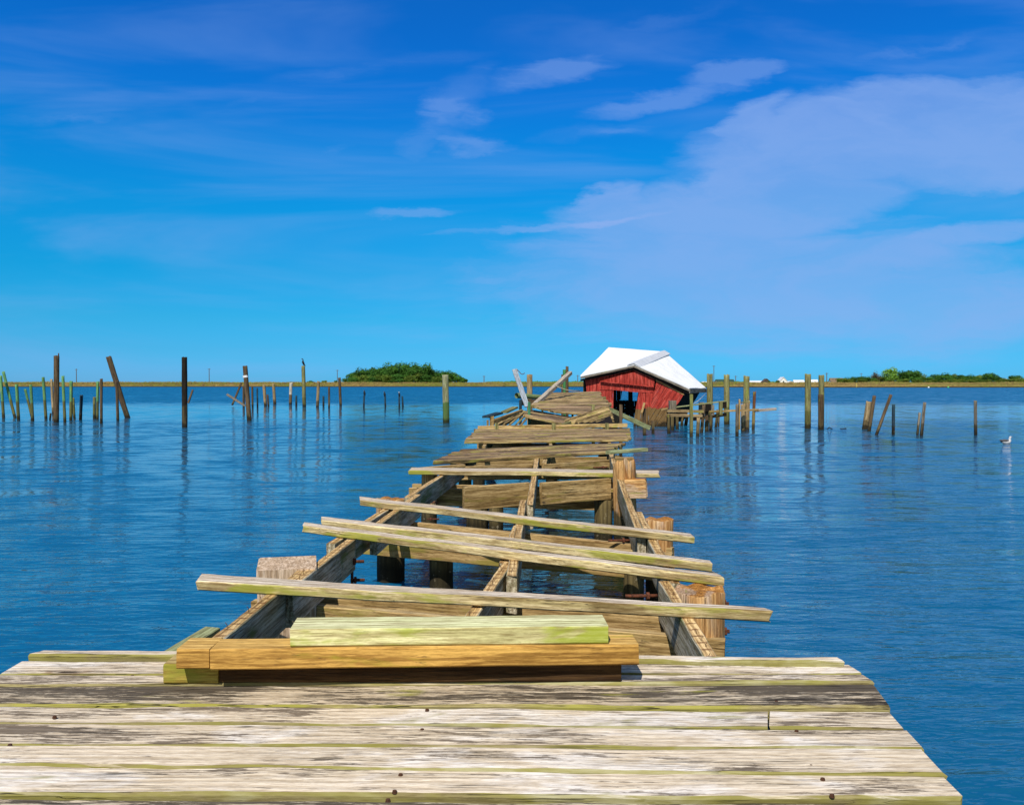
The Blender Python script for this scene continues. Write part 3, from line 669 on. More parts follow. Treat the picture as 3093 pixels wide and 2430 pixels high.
def siding(name, pts, ang, mat, bw=0.19, th=0.03, off=0.0, parent=None, plane=None, ragged=0.0):
    """boards of width bw cut to the outline pts (on a plane); ang = lean of the boards from upright, degrees"""
    P0 = pts[0]
    nrm = plane or SN
    U = Vector((1, 0, 0)); U = (U - nrm * U.dot(nrm)).normalized()
    Vv = nrm.cross(U) * -1
    if Vv.z < 0: Vv = -Vv
    poly = [((p - P0).dot(U), (p - P0).dot(Vv)) for p in pts]
    a = math.radians(ang)
    up = (math.sin(a), math.cos(a)); ac = (math.cos(a), -math.sin(a))
    ext = [p[0] * ac[0] + p[1] * ac[1] for p in poly]
    c = min(ext); V = []; Fc = []
    # local axes: X along the boards
    X = U * up[0] + Vv * up[1]; Y = U * ac[0] + Vv * ac[1]
    M = Matrix.Identity(4); Zl = X.cross(Y)
    for i in range(3):
        M[i][0] = X[i]; M[i][1] = Y[i]; M[i][2] = Zl[i]; M[i][3] = P0[i]
    zs = 1 if Zl.dot(nrm) < 0 else -1          # towards the viewer side
    while c < max(ext):
        w = bw * random.uniform(0.85, 1.15)
        s = clip(clip(poly, ac, c, True), ac, c + w - 0.014, False)
        c += w
        if len(s) < 3: continue
        d = random.uniform(0, 0.02)
        pl = []
        for p in s:
            x = p[0] * up[0] + p[1] * up[1]; y = p[0] * ac[0] + p[1] * ac[1]
            pl.append((x, y))
        if ragged:
            mn = min(q[0] for q in pl); pl = [((q[0] + (random.uniform(-ragged, ragged) if q[0] < mn + 0.3 else 0)), q[1]) for q in pl]
        b = len(V); n = len(pl)
        V += [(x, y, zs * (off + th + d)) for x, y in pl] + [(x, y, zs * off) for x, y in pl]
        Fc.append(tuple(range(b, b + n))); Fc.append(tuple(range(b + 2 * n - 1, b + n - 1, -1)))
        for i in range(n):
            j = (i + 1) % n
            Fc.append((b + i, b + n + i, b + n + j, b + j))
    return link(name, V, Fc, mat, M, parent)
wall = siding('wall', [Q(*p) for p in ((110, 560), (340, 500), (345, 1130), (120, 1080))], 2, W_RED, parent=shed)
siding('wall_panel', [Q(*p) for p in ((325, 590), (560, 690), (560, 1060), (525, 1250), (330, 1300))], -3, W_RED, parent=shed, off=0.02)
siding('wall_panel', [Q(*p) for p in ((330, 605), (1225, 705), (1205, 790), (985, 790), (540, 745), (330, 745))], 0, W_RED, parent=shed, off=0.05, bw=0.22)
siding('wall_panel', [Q(*p) for p in ((335, 602), (560, 540), (760, 480), (900, 455), (925, 405), (1230, 575), (1218, 695))], 0, W_RED, parent=shed, off=0.16)
siding('wall_panel', [Q(*p) for p in ((980, 770), (1225, 700), (1250, 900), (1215, 1100), (1120, 1460), (870, 1440), (905, 1180), (945, 940))], 3, W_RED, parent=shed, off=0.03, ragged=0.1)
pr = siding('wall_panel', [Q(*p) for p in ((1262, 580), (1712, 805), (1640, 930), (1575, 1010), (1425, 1050), (1425, 1480), (1120, 1480), (1150, 1120), (1215, 800))], 31, W_RED, parent=shed, off=0.12, bw=0.2, ragged=0.12)
siding('gable_gap_blocker', [Q(*p) for p in ((100, 545), (900, 320), (1300, 500), (1560, 640), (1300, 700), (985, 760), (540, 730), (120, 760))], 0, W_DARK, parent=shed, off=-0.16, bw=30)  # dark sheet added to block sky light through the board gaps
beam('batten', Q(1262, 577, 0.16), Q(1722, 812, 0.16), 0.06, 0.07, W_RUST, shed, side=SN)
beam('batten', Q(340, 600, 0.22), Q(1225, 692, 0.22), 0.05, 0.05, W_RED, shed, side=SN)
beam('batten', Q(735, 440, 0.2), Q(850, 405, 0.2), 0.05, 0.05, W_RUST, shed, side=SN)
# a slack strip of old red siding under the left eave, in shade
siding('wall_panel', [Q(*p) for p in ((90, 540), (900, 318), (925, 318), (925, 480), (560, 560), (330, 610), (110, 690))], 0, W_RED, parent=shed, off=-0.05)
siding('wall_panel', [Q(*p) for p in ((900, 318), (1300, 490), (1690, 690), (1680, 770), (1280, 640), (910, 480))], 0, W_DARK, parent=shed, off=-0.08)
# interior: posts, rear and side walls coloured near-black for the inner shade, torn openings, fallen joists
NB = Vector((0.07, 1, 0)).normalized()
def Qd(u, v, d): return D(1750 + u * 0.184, 1040 + v * 0.184, d)
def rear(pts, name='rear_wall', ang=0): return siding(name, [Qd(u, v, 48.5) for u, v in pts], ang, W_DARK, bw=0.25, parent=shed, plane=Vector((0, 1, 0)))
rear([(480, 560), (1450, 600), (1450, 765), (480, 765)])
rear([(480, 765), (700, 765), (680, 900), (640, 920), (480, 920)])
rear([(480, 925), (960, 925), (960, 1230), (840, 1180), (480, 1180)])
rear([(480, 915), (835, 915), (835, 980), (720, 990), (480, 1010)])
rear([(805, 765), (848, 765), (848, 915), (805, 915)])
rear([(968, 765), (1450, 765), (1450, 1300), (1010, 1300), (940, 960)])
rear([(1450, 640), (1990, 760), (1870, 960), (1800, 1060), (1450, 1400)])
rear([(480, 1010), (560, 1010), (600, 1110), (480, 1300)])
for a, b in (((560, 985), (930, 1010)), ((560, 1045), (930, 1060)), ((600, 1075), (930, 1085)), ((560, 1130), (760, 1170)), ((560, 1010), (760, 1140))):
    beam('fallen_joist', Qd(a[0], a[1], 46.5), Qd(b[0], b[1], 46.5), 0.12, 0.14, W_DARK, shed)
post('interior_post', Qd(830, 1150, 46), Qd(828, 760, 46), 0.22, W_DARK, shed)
siding('side_wall', [Q(1712, 760, -0.3), Qd(1985, 765, 48), Qd(1865, 965, 48), Qd(1800, 1300, 48), Q(1425, 1300, -0.3), Q(1425, 1000, -0.3)], 20, W_DARK, parent=shed, plane=((Q(1712, 760) - Q(1425, 1300)).cross(Qd(1985, 765, 48) - Q(1712, 760))).normalized() * -1)
# roof: two twisted sheets of ribbed white metal
M_ROOF = plain('white_roof_metal', (0.72, 0.73, 0.75), 0.55, col2=(0.62, 0.63, 0.65), scale=1.5, spec=0.4)
PK_f = S(1915, 1099, 0.40); LE_f = S(1753, 1134, 0.40); RE_f = S(2083, 1172, 0.40)
LE_b = D(1839, 1048, 48.8); RG_b = D(2006, 1061, 49.3); RE_b = D(2133, 1171, 48.0)
def roof(name, A, B, C_, D_, ribs=46, th=0.05):
    """A,B ridge front/back; D_,C_ eave front/back"""
    V = []; Fc = []; nu, nv = ribs * 4, 5
    n = (B - A).cross(D_ - A).normalized()
    if n.z < 0: n = -n
    for i in range(nu + 1):
        u = i / nu
        p0 = A.lerp(B, u); p1 = D_.lerp(C_, u)
        rb = 0.045 * max(0.0, math.cos(2 * math.pi * u * ribs / 4)) ** 6 if False else 0.03 * abs(math.sin(math.pi * u * ribs)) ** 0.5 - 0.02
        for j in range(nv + 1):
            v = j / nv
            sag = 0.03 * noise.noise(Vector((u * 3, v * 3, A.x)))
            V.append(p0.lerp(p1, v) + n * (rb + sag))
    base = len(V)
    V += [p - n * th for p in V]
    w = nv + 1
    for i in range(nu):
        for j in range(nv):
            q = (i * w + j, (i + 1) * w + j, (i + 1) * w + j + 1, i * w + j + 1)
            Fc.append(q); Fc.append(tuple(base + k for k in reversed(q)))
    for i in range(nu):
        for j in (0, nv):
            a, b = i * w + j, (i + 1) * w + j
            Fc.append((a, b, base + b, base + a))
    for j in range(nv):
        for i in (0, nu):
            a, b = i * w + j, i * w + j + 1
            Fc.append((a, b, base + b, base + a))
    return link(name, V, Fc, M_ROOF, None, shed)
rl = roof('roof', PK_f, RG_b, LE_b, LE_f, 30)
roof('roof', PK_f + Vector((0.05, 0, 0)), RG_b + Vector((0.08, 0, -0.05)), RE_b, RE_f, 30)
def rcap():
    a, b = PK_f + Vector((0.0, -0.02, 0.06)), RG_b + Vector((0.03, 0.02, 0.07))
    V = []
    for p in (a, b):
        V += [p + Vector((-0.36, 0, -0.08)), p, p + Vector((0.34, 0, -0.20)), p + Vector((0.34, 0, -0.24)), p + Vector((0, 0, -0.04)), p + Vector((-0.36, 0, -0.12))]
    Fc = [(k, (k + 1) % 6, 6 + (k + 1) % 6, 6 + k) for k in range(6)] + [(5, 4, 3, 2, 1, 0), (6, 7, 8, 9, 10, 11)]
    return link('ridge_cap', V, Fc, plain('galvanised_ridge', (0.60, 0.61, 0.63), 0.5, col2=(0.5, 0.51, 0.53), scale=3), None, shed)
rcap()
dn = Vector((0, 0, -1))
beam('fascia', LE_f + dn * 0.07, PK_f + dn * 0.07, 0.05, 0.10, W_TRIM, shed, side=Vector((0, 1, 0)))
beam('fascia', PK_f + dn * 0.07, RE_f + dn * 0.07, 0.05, 0.10, W_TRIM, shed, side=Vector((0, 1, 0)))
beam('fascia', LE_f + dn * 0.2 + Vector((0, 0.1, 0)), PK_f + dn * 0.2 + Vector((0, 0.1, 0)), 0.05, 0.10, W_DARK, shed, side=Vector((0, 1, 0)))
beam('fascia', PK_f + dn * 0.2 + Vector((0, 0.1, 0)), RE_f + dn * 0.2 + Vector((0, 0.1, 0)), 0.05, 0.10, W_DARK, shed, side=Vector((0, 1, 0)))
beam('fascia', RE_f + dn * 0.06, RE_b + dn * 0.06, 0.05, 0.20, W_TRIM, shed, side=Vector((1, 0, 0)))
for k in range(5):
    t = (k + 0.5) / 5
    beam('rafter', PK_f.lerp(RG_b, t) + dn * 0.12, LE_f.lerp(LE_b, t) + dn * 0.12, 0.05, 0.13, W_DARK, shed, side=Vector((0, 1, 0)))
    beam('rafter', PK_f.lerp(RG_b, t) + dn * 0.16, RE_f.lerp(RE_b, t) + dn * 0.12, 0.05, 0.13, W_DARK, shed, side=Vector((0, 1, 0)))
siding('side_wall', [Q(75, 560), Q(75, 1150), Qd(420, 1150, 48.3), Qd(480, 560, 48.3)], 0, W_BROWN, parent=shed, plane=Vector((1, -0.4, 0)).normalized())

# ------------------------------------------------------------------ pilings
def pl(label, xt, yt, xb, yb, w, mat, group, cat='piling', name='piling', jag=0.03, sq=False, cap_=None, taper=1.0):
    B = G(xb, yb, 0); T = D(xt, yt, B.y)
    r = w / 2 * B.y / F
    d = T - B
    B2 = B + d * (-1.3 / d.z)
    o = post(name, B2, T, 2 * r, mat, jit=0.01) if sq else pile(name, B2, T, r * 1.05, r * taper, mat, jag=jag, sides=12, cap=cap_)
    return tag(o, label, cat, group)
GL = 'old pilings standing in the water on the left'
for a in (
 ('slim green piling at the very left edge of the view', 2, 1134, 11, 1262, 8, W_GREEN),
 ('tall slim green piling leaning left beside the leftmost one', 10, 1122, 45, 1261, 8, W_GREEN),
 ('short pale green piling at the foot of the long leaning one', 50, 1161, 56, 1268, 9, W_GREEN),
 ('short dull green piling leaning into the base of its taller neighbour', 76, 1175, 97, 1261, 7, W_GREEN),
 ('green piling touched at its base by a shorter leaning one', 93, 1161, 99, 1271, 8, W_GREEN),
 ('tall green piling with a brown top left of the tallest brown piling', 130, 1139, 139, 1264, 8, W_GREEN),
 ('slim tan piling half hidden behind the tallest brown piling', 155, 1145, 161, 1250, 7, W_TAN),
 ('tallest dark brown piling on the left with a spike on its top', 171, 1074, 170, 1275, 15, W_BROWN),
 ('green piling just right of the tallest brown piling', 190, 1135, 196, 1275, 8, W_GREEN),
 ('bright green piling with a short olive one touching its right side', 215, 1151, 214, 1270, 9, W_GREEN),
 ('short olive piling leaning on the right of a bright green one', 221, 1201, 225, 1263, 7, W_TREAT),
 ('short blue black piling standing alone left of the bright green trio', 246, 1193, 243, 1268, 9, W_TEAL),
 ('short dark green piling, left of a close trio', 285, 1199, 285, 1263, 8, W_TREAT),
 ('bright green piling in the middle of a close trio', 295, 1152, 294, 1266, 8, W_GREEN),
 ('brown piling at the right of a close trio', 306, 1144, 306, 1279, 8, W_BROWN),
 ('long brown piling leaning steeply to the left', 328, 1077, 385, 1261, 15, W_BROWN),
 ('slim tan piling crossing in front of the steeply leaning one', 352, 1149, 356, 1270, 8, W_BROWN),
 ('tiny dark stump in the water left of the tallest brown piling', 153, 1248, 151, 1266, 5, W_BLACK),
 ('tall black creosoted piling standing by itself with a stick behind it', 557, 1079, 558, 1291, 16, W_BLACK),
 ('dark piling with a white band near its top', 740, 1105, 753, 1270, 14, W_BROWN)):
    pl(*a, GL)
P8 = D(177, 1074, G(170, 1275).y)
tag(tube('iron_spike', [P8, P8 + Vector((0, 0, 0.15))], 0.03, M_RUSTY, sides=6), 'iron spike sticking up from the tallest brown piling on the left', 'spike')
B = G(753, 1270, 0); T = D(741, 1134, B.y); T2 = D(742, 1140, B.y)
tag(pile('white_band', T2, T, 8.6 / 2 * 1.9 * B.y / F * 0.98, 8.6 / 2 * 1.9 * B.y / F * 0.98, plain('white_paint', (0.8, 0.8, 0.78), 0.6), jit=0.02), 'white band around the dark piling beside the crossed sticks', 'band')
GB = 'short posts in the far row left of centre'
def stick(label, a, b, dep, w, mat, group='loose sticks leaning in the water'):
    return tag(beam('stick', D(*a, dep), D(*b, dep), w * dep / F, w * dep / F, mat, side=Vector((0, 1, 0)), jit=0.01), label, 'stick', group)
stick('short stick slanting up behind the tall black piling', (580, 1176), (566, 1216), 45.5, 5, W_BROWN)
stick('thick stick lying down to the right against the white banded piling', (687, 1188), (742, 1223), 50.5, 6, W_TRIM)
stick('thin stick slanting up to the right behind the white banded piling', (727, 1155), (699, 1222), 80, 5, W_BROWN)
for a in (
 ('brown post half hidden behind the white banded piling', 736, 1165, 736, 1228, 7, W_BROWN),
 ('blackish post right of the white banded piling', 762, 1167, 763, 1231, 6, W_BROWN),
 ('thin blue black post second right of the white banded piling', 777, 1172, 778, 1230, 5, W_TEAL),
 ('tan topped post with a short stump against its right side', 797, 1162, 802, 1226, 9, W_TAN),
 ('short dark stump leaning on the right of a tan topped post', 808, 1192, 811, 1227, 6, W_BROWN),
 ('brown post alone right of the tan topped post and stump', 826, 1159, 830, 1221, 9, W_TAN),
 ('short dark stump left of the cormorant piling', 895, 1195, 895, 1225, 6, W_TEAL),
 ('tall pale piling with a cormorant perched on top', 916, 1105, 919, 1228, 11, W_TREAT),
 ('grey brown post just right of the cormorant piling', 962, 1152, 959, 1229, 9, W_TAN),
 ('very short blue black stump second right of the cormorant piling', 977, 1196, 977, 1226, 6, W_TEAL),
 ('thin knobbly dark post left of the tall brown post', 994, 1169, 994, 1231, 6, W_BROWN),
 ('tall brown post at the right end of the close far row', 1025, 1141, 1029, 1224, 8, W_BROWN),
 ('thin dark post with a hunched cormorant, left of three', 1100, 1194, 1099, 1229, 5, W_TEAL),
 ('thin dark post with a hunched cormorant, middle of three', 1163, 1198, 1164, 1229, 5, W_TEAL),
 ('thin dark post with a white headed bird, right of three', 1206, 1198, 1206, 1231, 5, W_TEAL),
 ('thin dark stump touching the post of the white headed bird', 1215, 1196, 1217, 1228, 5, W_TEAL)):
    pl(*a, GB, cat='post', name='post', jag=0.06)
o = pl('post with a bleached white top half left of the cormorant piling', 879, 1156, 877, 1222, 9, wood('half_bleached_post', (0.75, 0.70, 0.62), (0.6, 0.55, 0.48), darkamt=0.05, mossside=0, tide=(1.05, (0.17, 0.11, 0.06), (0.08, 0.055, 0.03), 0.2), var=0), GB, cat='post', name='post', jag=0.1)
pl('thick pale green piling standing alone left of the walkway', 1345, 1132, 1348, 1277, 19, W_GREEN2, 'tall treated pilings', jag=0.01)
GR = 'old posts standing in the water on the right'
for a in (
 ('tall olive piling, left one of the tall pair right of the shed', 2440, 1130, 2440, 1294, 18, W_TREAT),
 ('tall olive piling, right one of the tall pair right of the shed', 2481, 1133, 2480, 1290, 17, W_TREAT),
 ('shorter dark piling in front of the right one of the tall pair', 2479, 1192, 2480, 1298, 16, W_BROWN),
 ('thick weathered piling leaning right with a pale flat top', 2625, 1213, 2613, 1296, 17, W_TAN),
 ('slimmer piling behind and touching the thick leaning one', 2641, 1195, 2625, 1302, 10, W_BROWN),
 ('long dark piling leaning steeply to the right', 2691, 1192, 2647, 1313, 9, W_BROWN),
 ('upright dark post right of the steeply leaning piling', 2699, 1222, 2698, 1313, 9, W_TEAL),
 ('shorter grey post of the close pair on the right', 2778, 1246, 2771, 1313, 7, W_GREY),
 ('taller grey post of the close pair on the right', 2793, 1215, 2783, 1316, 9, W_GREY),
 ('solitary grey post at the far right near the gull', 2946, 1210, 2947, 1314, 9, W_GREY)):
    pl(*a, GR)
# the old landing stage right of the shed
GD = 'pilings of the broken landing right of the shed'
for a in (
 ('tall thick green piling nearest the shed, left of three', 2144, 1130, 2144, 1276, 18, W_TREAT),
 ('tall thick olive piling, middle of three behind the landing', 2195, 1133, 2195, 1282, 17, W_TREAT),
 ('tall thick olive piling, right of three behind the landing', 2255, 1136, 2254, 1284, 18, W_TREAT),
 ('leftmost knobbly piling under the landing beams, touching its neighbour', 2020, 1253, 2020, 1310, 10, W_BARN),
 ('second knobbly piling under the left end of the landing', 2031, 1254, 2031, 1300, 10, W_BARN),
 ('knobbly piling third from the left under the landing', 2045, 1254, 2046, 1296, 9, W_BARN),
 ('worn wedge shaped piling under the landing left of the green post', 2061, 1254, 2059, 1286, 8, W_BARN),
 ('eroded twisted piling right behind the green post', 2076, 1254, 2071, 1284, 10, W_BARN),
 ('low reddish piling right of the green post', 2110, 1262, 2107, 1318, 11, W_TAN),
 ('dark crooked piling leaning left under the middle of the landing', 2126, 1226, 2119, 1307, 10, W_BROWN),
 ('dark broad piling in the middle of the landing', 2135, 1230, 2134, 1302, 11, W_BROWN),
 ('barnacled piling right of the dark broad one', 2148, 1248, 2147, 1298, 9, W_BARN),
 ('eroded piling leaning right, left of the middle tall piling', 2168, 1238, 2162, 1290, 8, W_BARN),
 ('thin tan piling against the middle tall piling', 2173, 1240, 2170, 1287, 5, W_TAN),
 ('pale topped dark piling at the left of the last cluster', 2227, 1221, 2226, 1318, 10, W_GREY),
 ('thick tan piling in the middle of the last cluster', 2245, 1221, 2245, 1302, 14, W_TAN),
 ('brown piling at the right of the last cluster', 2259, 1213, 2257, 1298, 12, W_TAN),
 ('rust coloured post standing clear at the right end of the landing', 2279, 1183, 2275, 1296, 9, wood('rust_red_post', (0.26, 0.11, 0.05), (0.15, 0.07, 0.035), mossside=0, tide=(1.0, (0.26, 0.20, 0.07), (0.16, 0.12, 0.045)), var=0))):
    pl(*a, GD, jag=0.08)
pl('squared light green post standing in front of the landing', 2086, 1190, 2086, 1318, 9, wood('light_green_square_post', (0.36, 0.38, 0.12), (0.26, 0.28, 0.09), mossside=0.2, darkamt=0.1, tide=(1.0, (0.17, 0.16, 0.06), (0.11, 0.10, 0.04), 0.2), var=0), GD, cat='post', name='post', sq=True)
stub('thin rusty stick standing in the last cluster of the landing', 2232, 1205, 1264, 37, 5, W_CAP, zb=0.2)
stub('broken grey post head at the left end of the landing', 2027, 1209, 1236, 38.2, 20, W_GREY, zb=0.75)
stub('small broken stub on the landing beam between the dark pilings', 2150, 1223, 1238, 38.2, 9, W_GREY, zb=0.8)
stub('light stub under the thin green plank, middle of the landing', 2174, 1212, 1238, 38.2, 10, W_TREAT, zb=0.8)
stub('square pale stub under the green plank by the dark timber', 2115, 1214, 1240, 38.6, 14, W_GREY, zb=0.8)
GE = 'beams of the broken landing right of the shed'
L('upper rough beam of the landing, left half', (2015, 1236), (2125, 1238), 37.6, 37.6, 0.12, 0.13, W_TAN, name='beam', cat='beam', group=GE)
L('lower rough beam of the landing, left half', (2013, 1249), (2121, 1251), 37.4, 37.4, 0.12, 0.13, W_TAN, name='beam', cat='beam', group=GE)
L('long thin beam of the landing running out to the right', (2143, 1240), (2290, 1234), 38.0, 38.5, 0.12, 0.09, W_CAP, name='beam', cat='beam', group=GE)
L('bleached splintered end of timber hanging out over open water', (2280, 1236), (2342, 1231), 38.5, 39, 0.16, 0.12, W_WHITE, name='beam', cat='beam', group=GE)
L('thin pale green plank sloping up across the landing', (2039, 1228), (2192, 1209), 37.9, 38.4, 0.2, 0.05, W_LTGRN, group=GE)
L('dark heavy timber on the landing left of the tallest pilings', (2125, 1220), (2146, 1220), 39.0, 39.0, 0.3, 0.34, W_DARK, name='timber', cat='timber', group=GE)
L('dark timber on the landing beside the middle tall piling', (2177, 1211), (2192, 1210), 39.0, 39.0, 0.3, 0.34, W_DARK, name='timber', cat='timber', group=GE)
L('dark cross beam low behind the landing pilings', (2095, 1260), (2192, 1246), 40.0, 41.0, 0.12, 0.16, W_DARK, name='beam', cat='beam', group=GE)
L('small reddish plank end by the sunken corner of the shed', (1996, 1235), (2016, 1231), 37.8, 37.8, 0.1, 0.06, W_CAP, group=GE)
L('short capping plank over the last cluster of the landing', (2238, 1214), (2264, 1212), 38.3, 38.3, 0.3, 0.05, W_TREAT, group=GE)
tag(tube('wire', [D(2094, 1219, 40), D(2110, 1209, 40), D(2134, 1186, 42)], 0.012, plain('galvanised_wire', (0.5, 0.5, 0.5), 0.5), sides=5), 'taut wire rising from the landing to the nearest tall green piling', 'wire')
stick('curled driftwood branch floating right of the tall pair of pilings', (2495, 1296), (2505, 1289), 41, 2.5, W_BROWN, 'driftwood in the water')
stick('small dark driftwood piece floating alone on the right', (2538, 1293), (2556, 1292), 41, 3, W_BROWN, 'driftwood in the water')
stick('arched end of the floating driftwood branch', (2505, 1289), (2518, 1297), 41, 2.5, W_BROWN, 'driftwood in the water')

# ------------------------------------------------------------------ birds
M_BLK = plain('black_feathers', (0.012, 0.012, 0.014), 0.6, scale=20)
M_WHF = plain('white_feathers', (0.50, 0.50, 0.52), 0.7, scale=20, var=0.1)
M_GRF = plain('grey_feathers', (0.10, 0.10, 0.11), 0.7, scale=20)
M_BEAK = plain('yellow_beak', (0.5, 0.3, 0.05), 0.5)
def cormorant(label, px, py, dep, hgt, face=-1, headmat=None, hunch=False):
    c = D(px, py, dep); s = hgt
    e = empty('cormorant', c, label, 'cormorant', 'cormorants perched on posts')
    f = face
    nk = [(-0.30 * f, 0, -0.02), (-0.16 * f, 0, 0.10), (-0.06 * f, 0, 0.25), (0.02 * f, 0, 0.42), (0.06 * f, 0, 0.55), (0.02 * f, 0, 0.68), (0.03 * f, 0, 0.80), (0.10 * f, 0, 0.90), (0.18 * f, 0, 0.90), (0.24 * f, 0, 0.89)]
    rr = [0.03, 0.07, 0.13, 0.15, 0.12, 0.07, 0.055, 0.065, 0.05, 0.02]
    if hunch:
        nk = [(-0.05 * f, 0, -0.1), (-0.04 * f, 0, 0.1), (-0.02 * f, 0, 0.3), (0.0, 0, 0.5), (0.02 * f, 0, 0.66), (0.03 * f, 0, 0.78), (0.05 * f, 0, 0.90), (0.12 * f, 0, 0.92)]
        rr = [0.05, 0.12, 0.17, 0.18, 0.14, 0.09, 0.08, 0.03]
    tube('body', [c + Vector(p) * s for p in nk], [r * s for r in rr], M_BLK, e, sides=10)
    tube('beak', [c + Vector(nk[-1]) * s, c + (Vector(nk[-1]) + Vector((0.10 * f, 0, -0.02))) * s], [0.02 * s, 0.008 * s], M_BEAK, e, sides=6)
    for sgn in (-1, 1):
        tube('wing', [c + Vector((0.04 * f, 0.09 * sgn, 0.52)) * s, c + Vector((-0.03 * f, 0.13 * sgn, 0.35)) * s, c + Vector((-0.14 * f, 0.09 * sgn, 0.14)) * s, c + Vector((-0.24 * f, 0.03 * sgn, 0.02)) * s],
             [0.05 * s, 0.08 * s, 0.06 * s, 0.015 * s], M_BLK, e, sides=8, flat=0.4)
        tube('foot', [c + Vector((0, 0.05 * sgn, 0.16)) * s, c + Vector((0.02 * f, 0.05 * sgn, 0.0)) * s, c + Vector((0.10 * f, 0.06 * sgn, 0.0)) * s], [0.02 * s, 0.015 * s, 0.012 * s], M_BLK, e, sides=5)
    if headmat: tube('head', [c + Vector(nk[-3]) * s * 1.0, c + Vector(nk[-2]) * s, c + Vector(nk[-1]) * s], [0.10 * s, 0.10 * s, 0.04 * s], headmat, e, sides=8)
    return e
cormorant('black cormorant perched on the tall pale piling, beak to the left', 916, 1104, G(919, 1228).y, 0.72, -1)
cormorant('hunched cormorant on the left of three thin far posts', 1101, 1195, G(1099, 1229).y, 0.55, -1, hunch=True)
cormorant('hunched cormorant on the middle of three thin far posts', 1162, 1199, G(1164, 1229).y, 0.55, -1, hunch=True)
cormorant('white headed bird on the right of three thin far posts', 1206, 1199, G(1206, 1231).y, 0.5, -1, hunch=True, headmat=M_WHF)
gc = G(3040, 1338, 0); gs = 0.46
gull = empty('gull', gc, 'grey and white gull swimming at the right edge near the solitary post', 'gull')
def gp(x, y, z): return gc + Vector((x, y, z)) * gs
tube('body', [gp(-0.42, 0, 0.10), gp(-0.28, 0, 0.10), gp(-0.05, 0, 0.09), gp(0.18, 0, 0.11), gp(0.27, 0, 0.22), gp(0.27, 0, 0.38), gp(0.30, 0, 0.50), gp(0.36, 0, 0.52), gp(0.40, 0, 0.50)],
     [v * gs for v in (0.03, 0.09, 0.17, 0.17, 0.12, 0.075, 0.09, 0.07, 0.03)], M_WHF, gull, sides=12)
tube('beak', [gp(0.40, 0, 0.50), gp(0.50, 0, 0.48)], [0.022 * gs, 0.01 * gs], M_BEAK, gull, sides=6)
for sgn in (-1, 1):
    tube('wing', [gp(0.12, 0.12 * sgn, 0.22), gp(-0.08, 0.15 * sgn, 0.24), gp(-0.32, 0.10 * sgn, 0.22), gp(-0.58, 0.03 * sgn, 0.30)], [v * gs for v in (0.06, 0.10, 0.07, 0.02)], M_GRF, gull, sides=8, flat=0.45)
tube('tail', [gp(-0.38, 0, 0.12), gp(-0.52, 0, 0.16)], [0.06 * gs, 0.04 * gs], M_BLK, gull, sides=6, flat=2)

# ------------------------------------------------------------------ far shore
random.seed(11)
def shore_y(x):
    return 442 - 60 * max(0.0, min(1.0, (x - 20) / 130)) + 3 * noise.noise(Vector((x * 0.03, 0, 0))) * 2
m, N = newmat('marsh_ground')
pos = N.n('ShaderNodeNewGeometry').outputs['Position']
f1 = N.ramp(N.noise(N.vmath('MULTIPLY', pos, (0.03, 0.03, 0.2)), 1, 5, 0.6), 0.38, 0.62)
f2 = N.ramp(N.noise(N.vmath('MULTIPLY', pos, (0.5, 0.5, 0.8)), 1, 5, 0.7), 0.3, 0.7)
c = N.mix(f1, (0.30, 0.21, 0.08), (0.17, 0.19, 0.04))
c = N.mix(f2, c, N.mix(1.0, c, (0.5, 0.5, 0.45), 'MULTIPLY'))
mud = N.ramp(N.math('ADD', N.xyz(pos)[2], N.math('MULTIPLY', f2, 0.3)), 0.75, 0.45)
c = N.mix(mud, c, (0.035, 0.028, 0.015))
finish(N, c, 0.95, f2, 0.5, 0.1, 0.05)
M_MARSH = m
V = []; Fc = []
prof = [(-1.0, -0.6), (0.0, 0.05), (1.0, 0.7), (3.0, 1.4), (8, 1.9), (16, 2.0), (40, 2.05), (90, 2.05), (400, 2.1), (2500, 2.1)]
xs = [-1500 + i * 60 for i in range(18)] + [-430 + i * 2.0 for i in range(430)] + [440 + i * 60 for i in range(20)]
for x in xs:
    sy = shore_y(x)
    for (dy, z) in prof:
        zz = z + (0.22 * noise.noise(Vector((x * 0.25, dy * 0.2, 1))) + 0.2 * noise.noise(Vector((x * 0.05, dy * 0.03, 7))) if dy > 0 else 0)
        V.append((x, sy + dy + (0.8 * noise.noise(Vector((x * 0.4, 3, 0))) if dy < 10 else 0), zz))
w = len(prof)
for i in range(len(xs) - 1):
    for j in range(w - 1):
        Fc.append((i * w + j, (i + 1) * w + j, (i + 1) * w + j + 1, i * w + j + 1))
tag(link('marsh', V, Fc, M_MARSH, smooth=True), kind='structure')

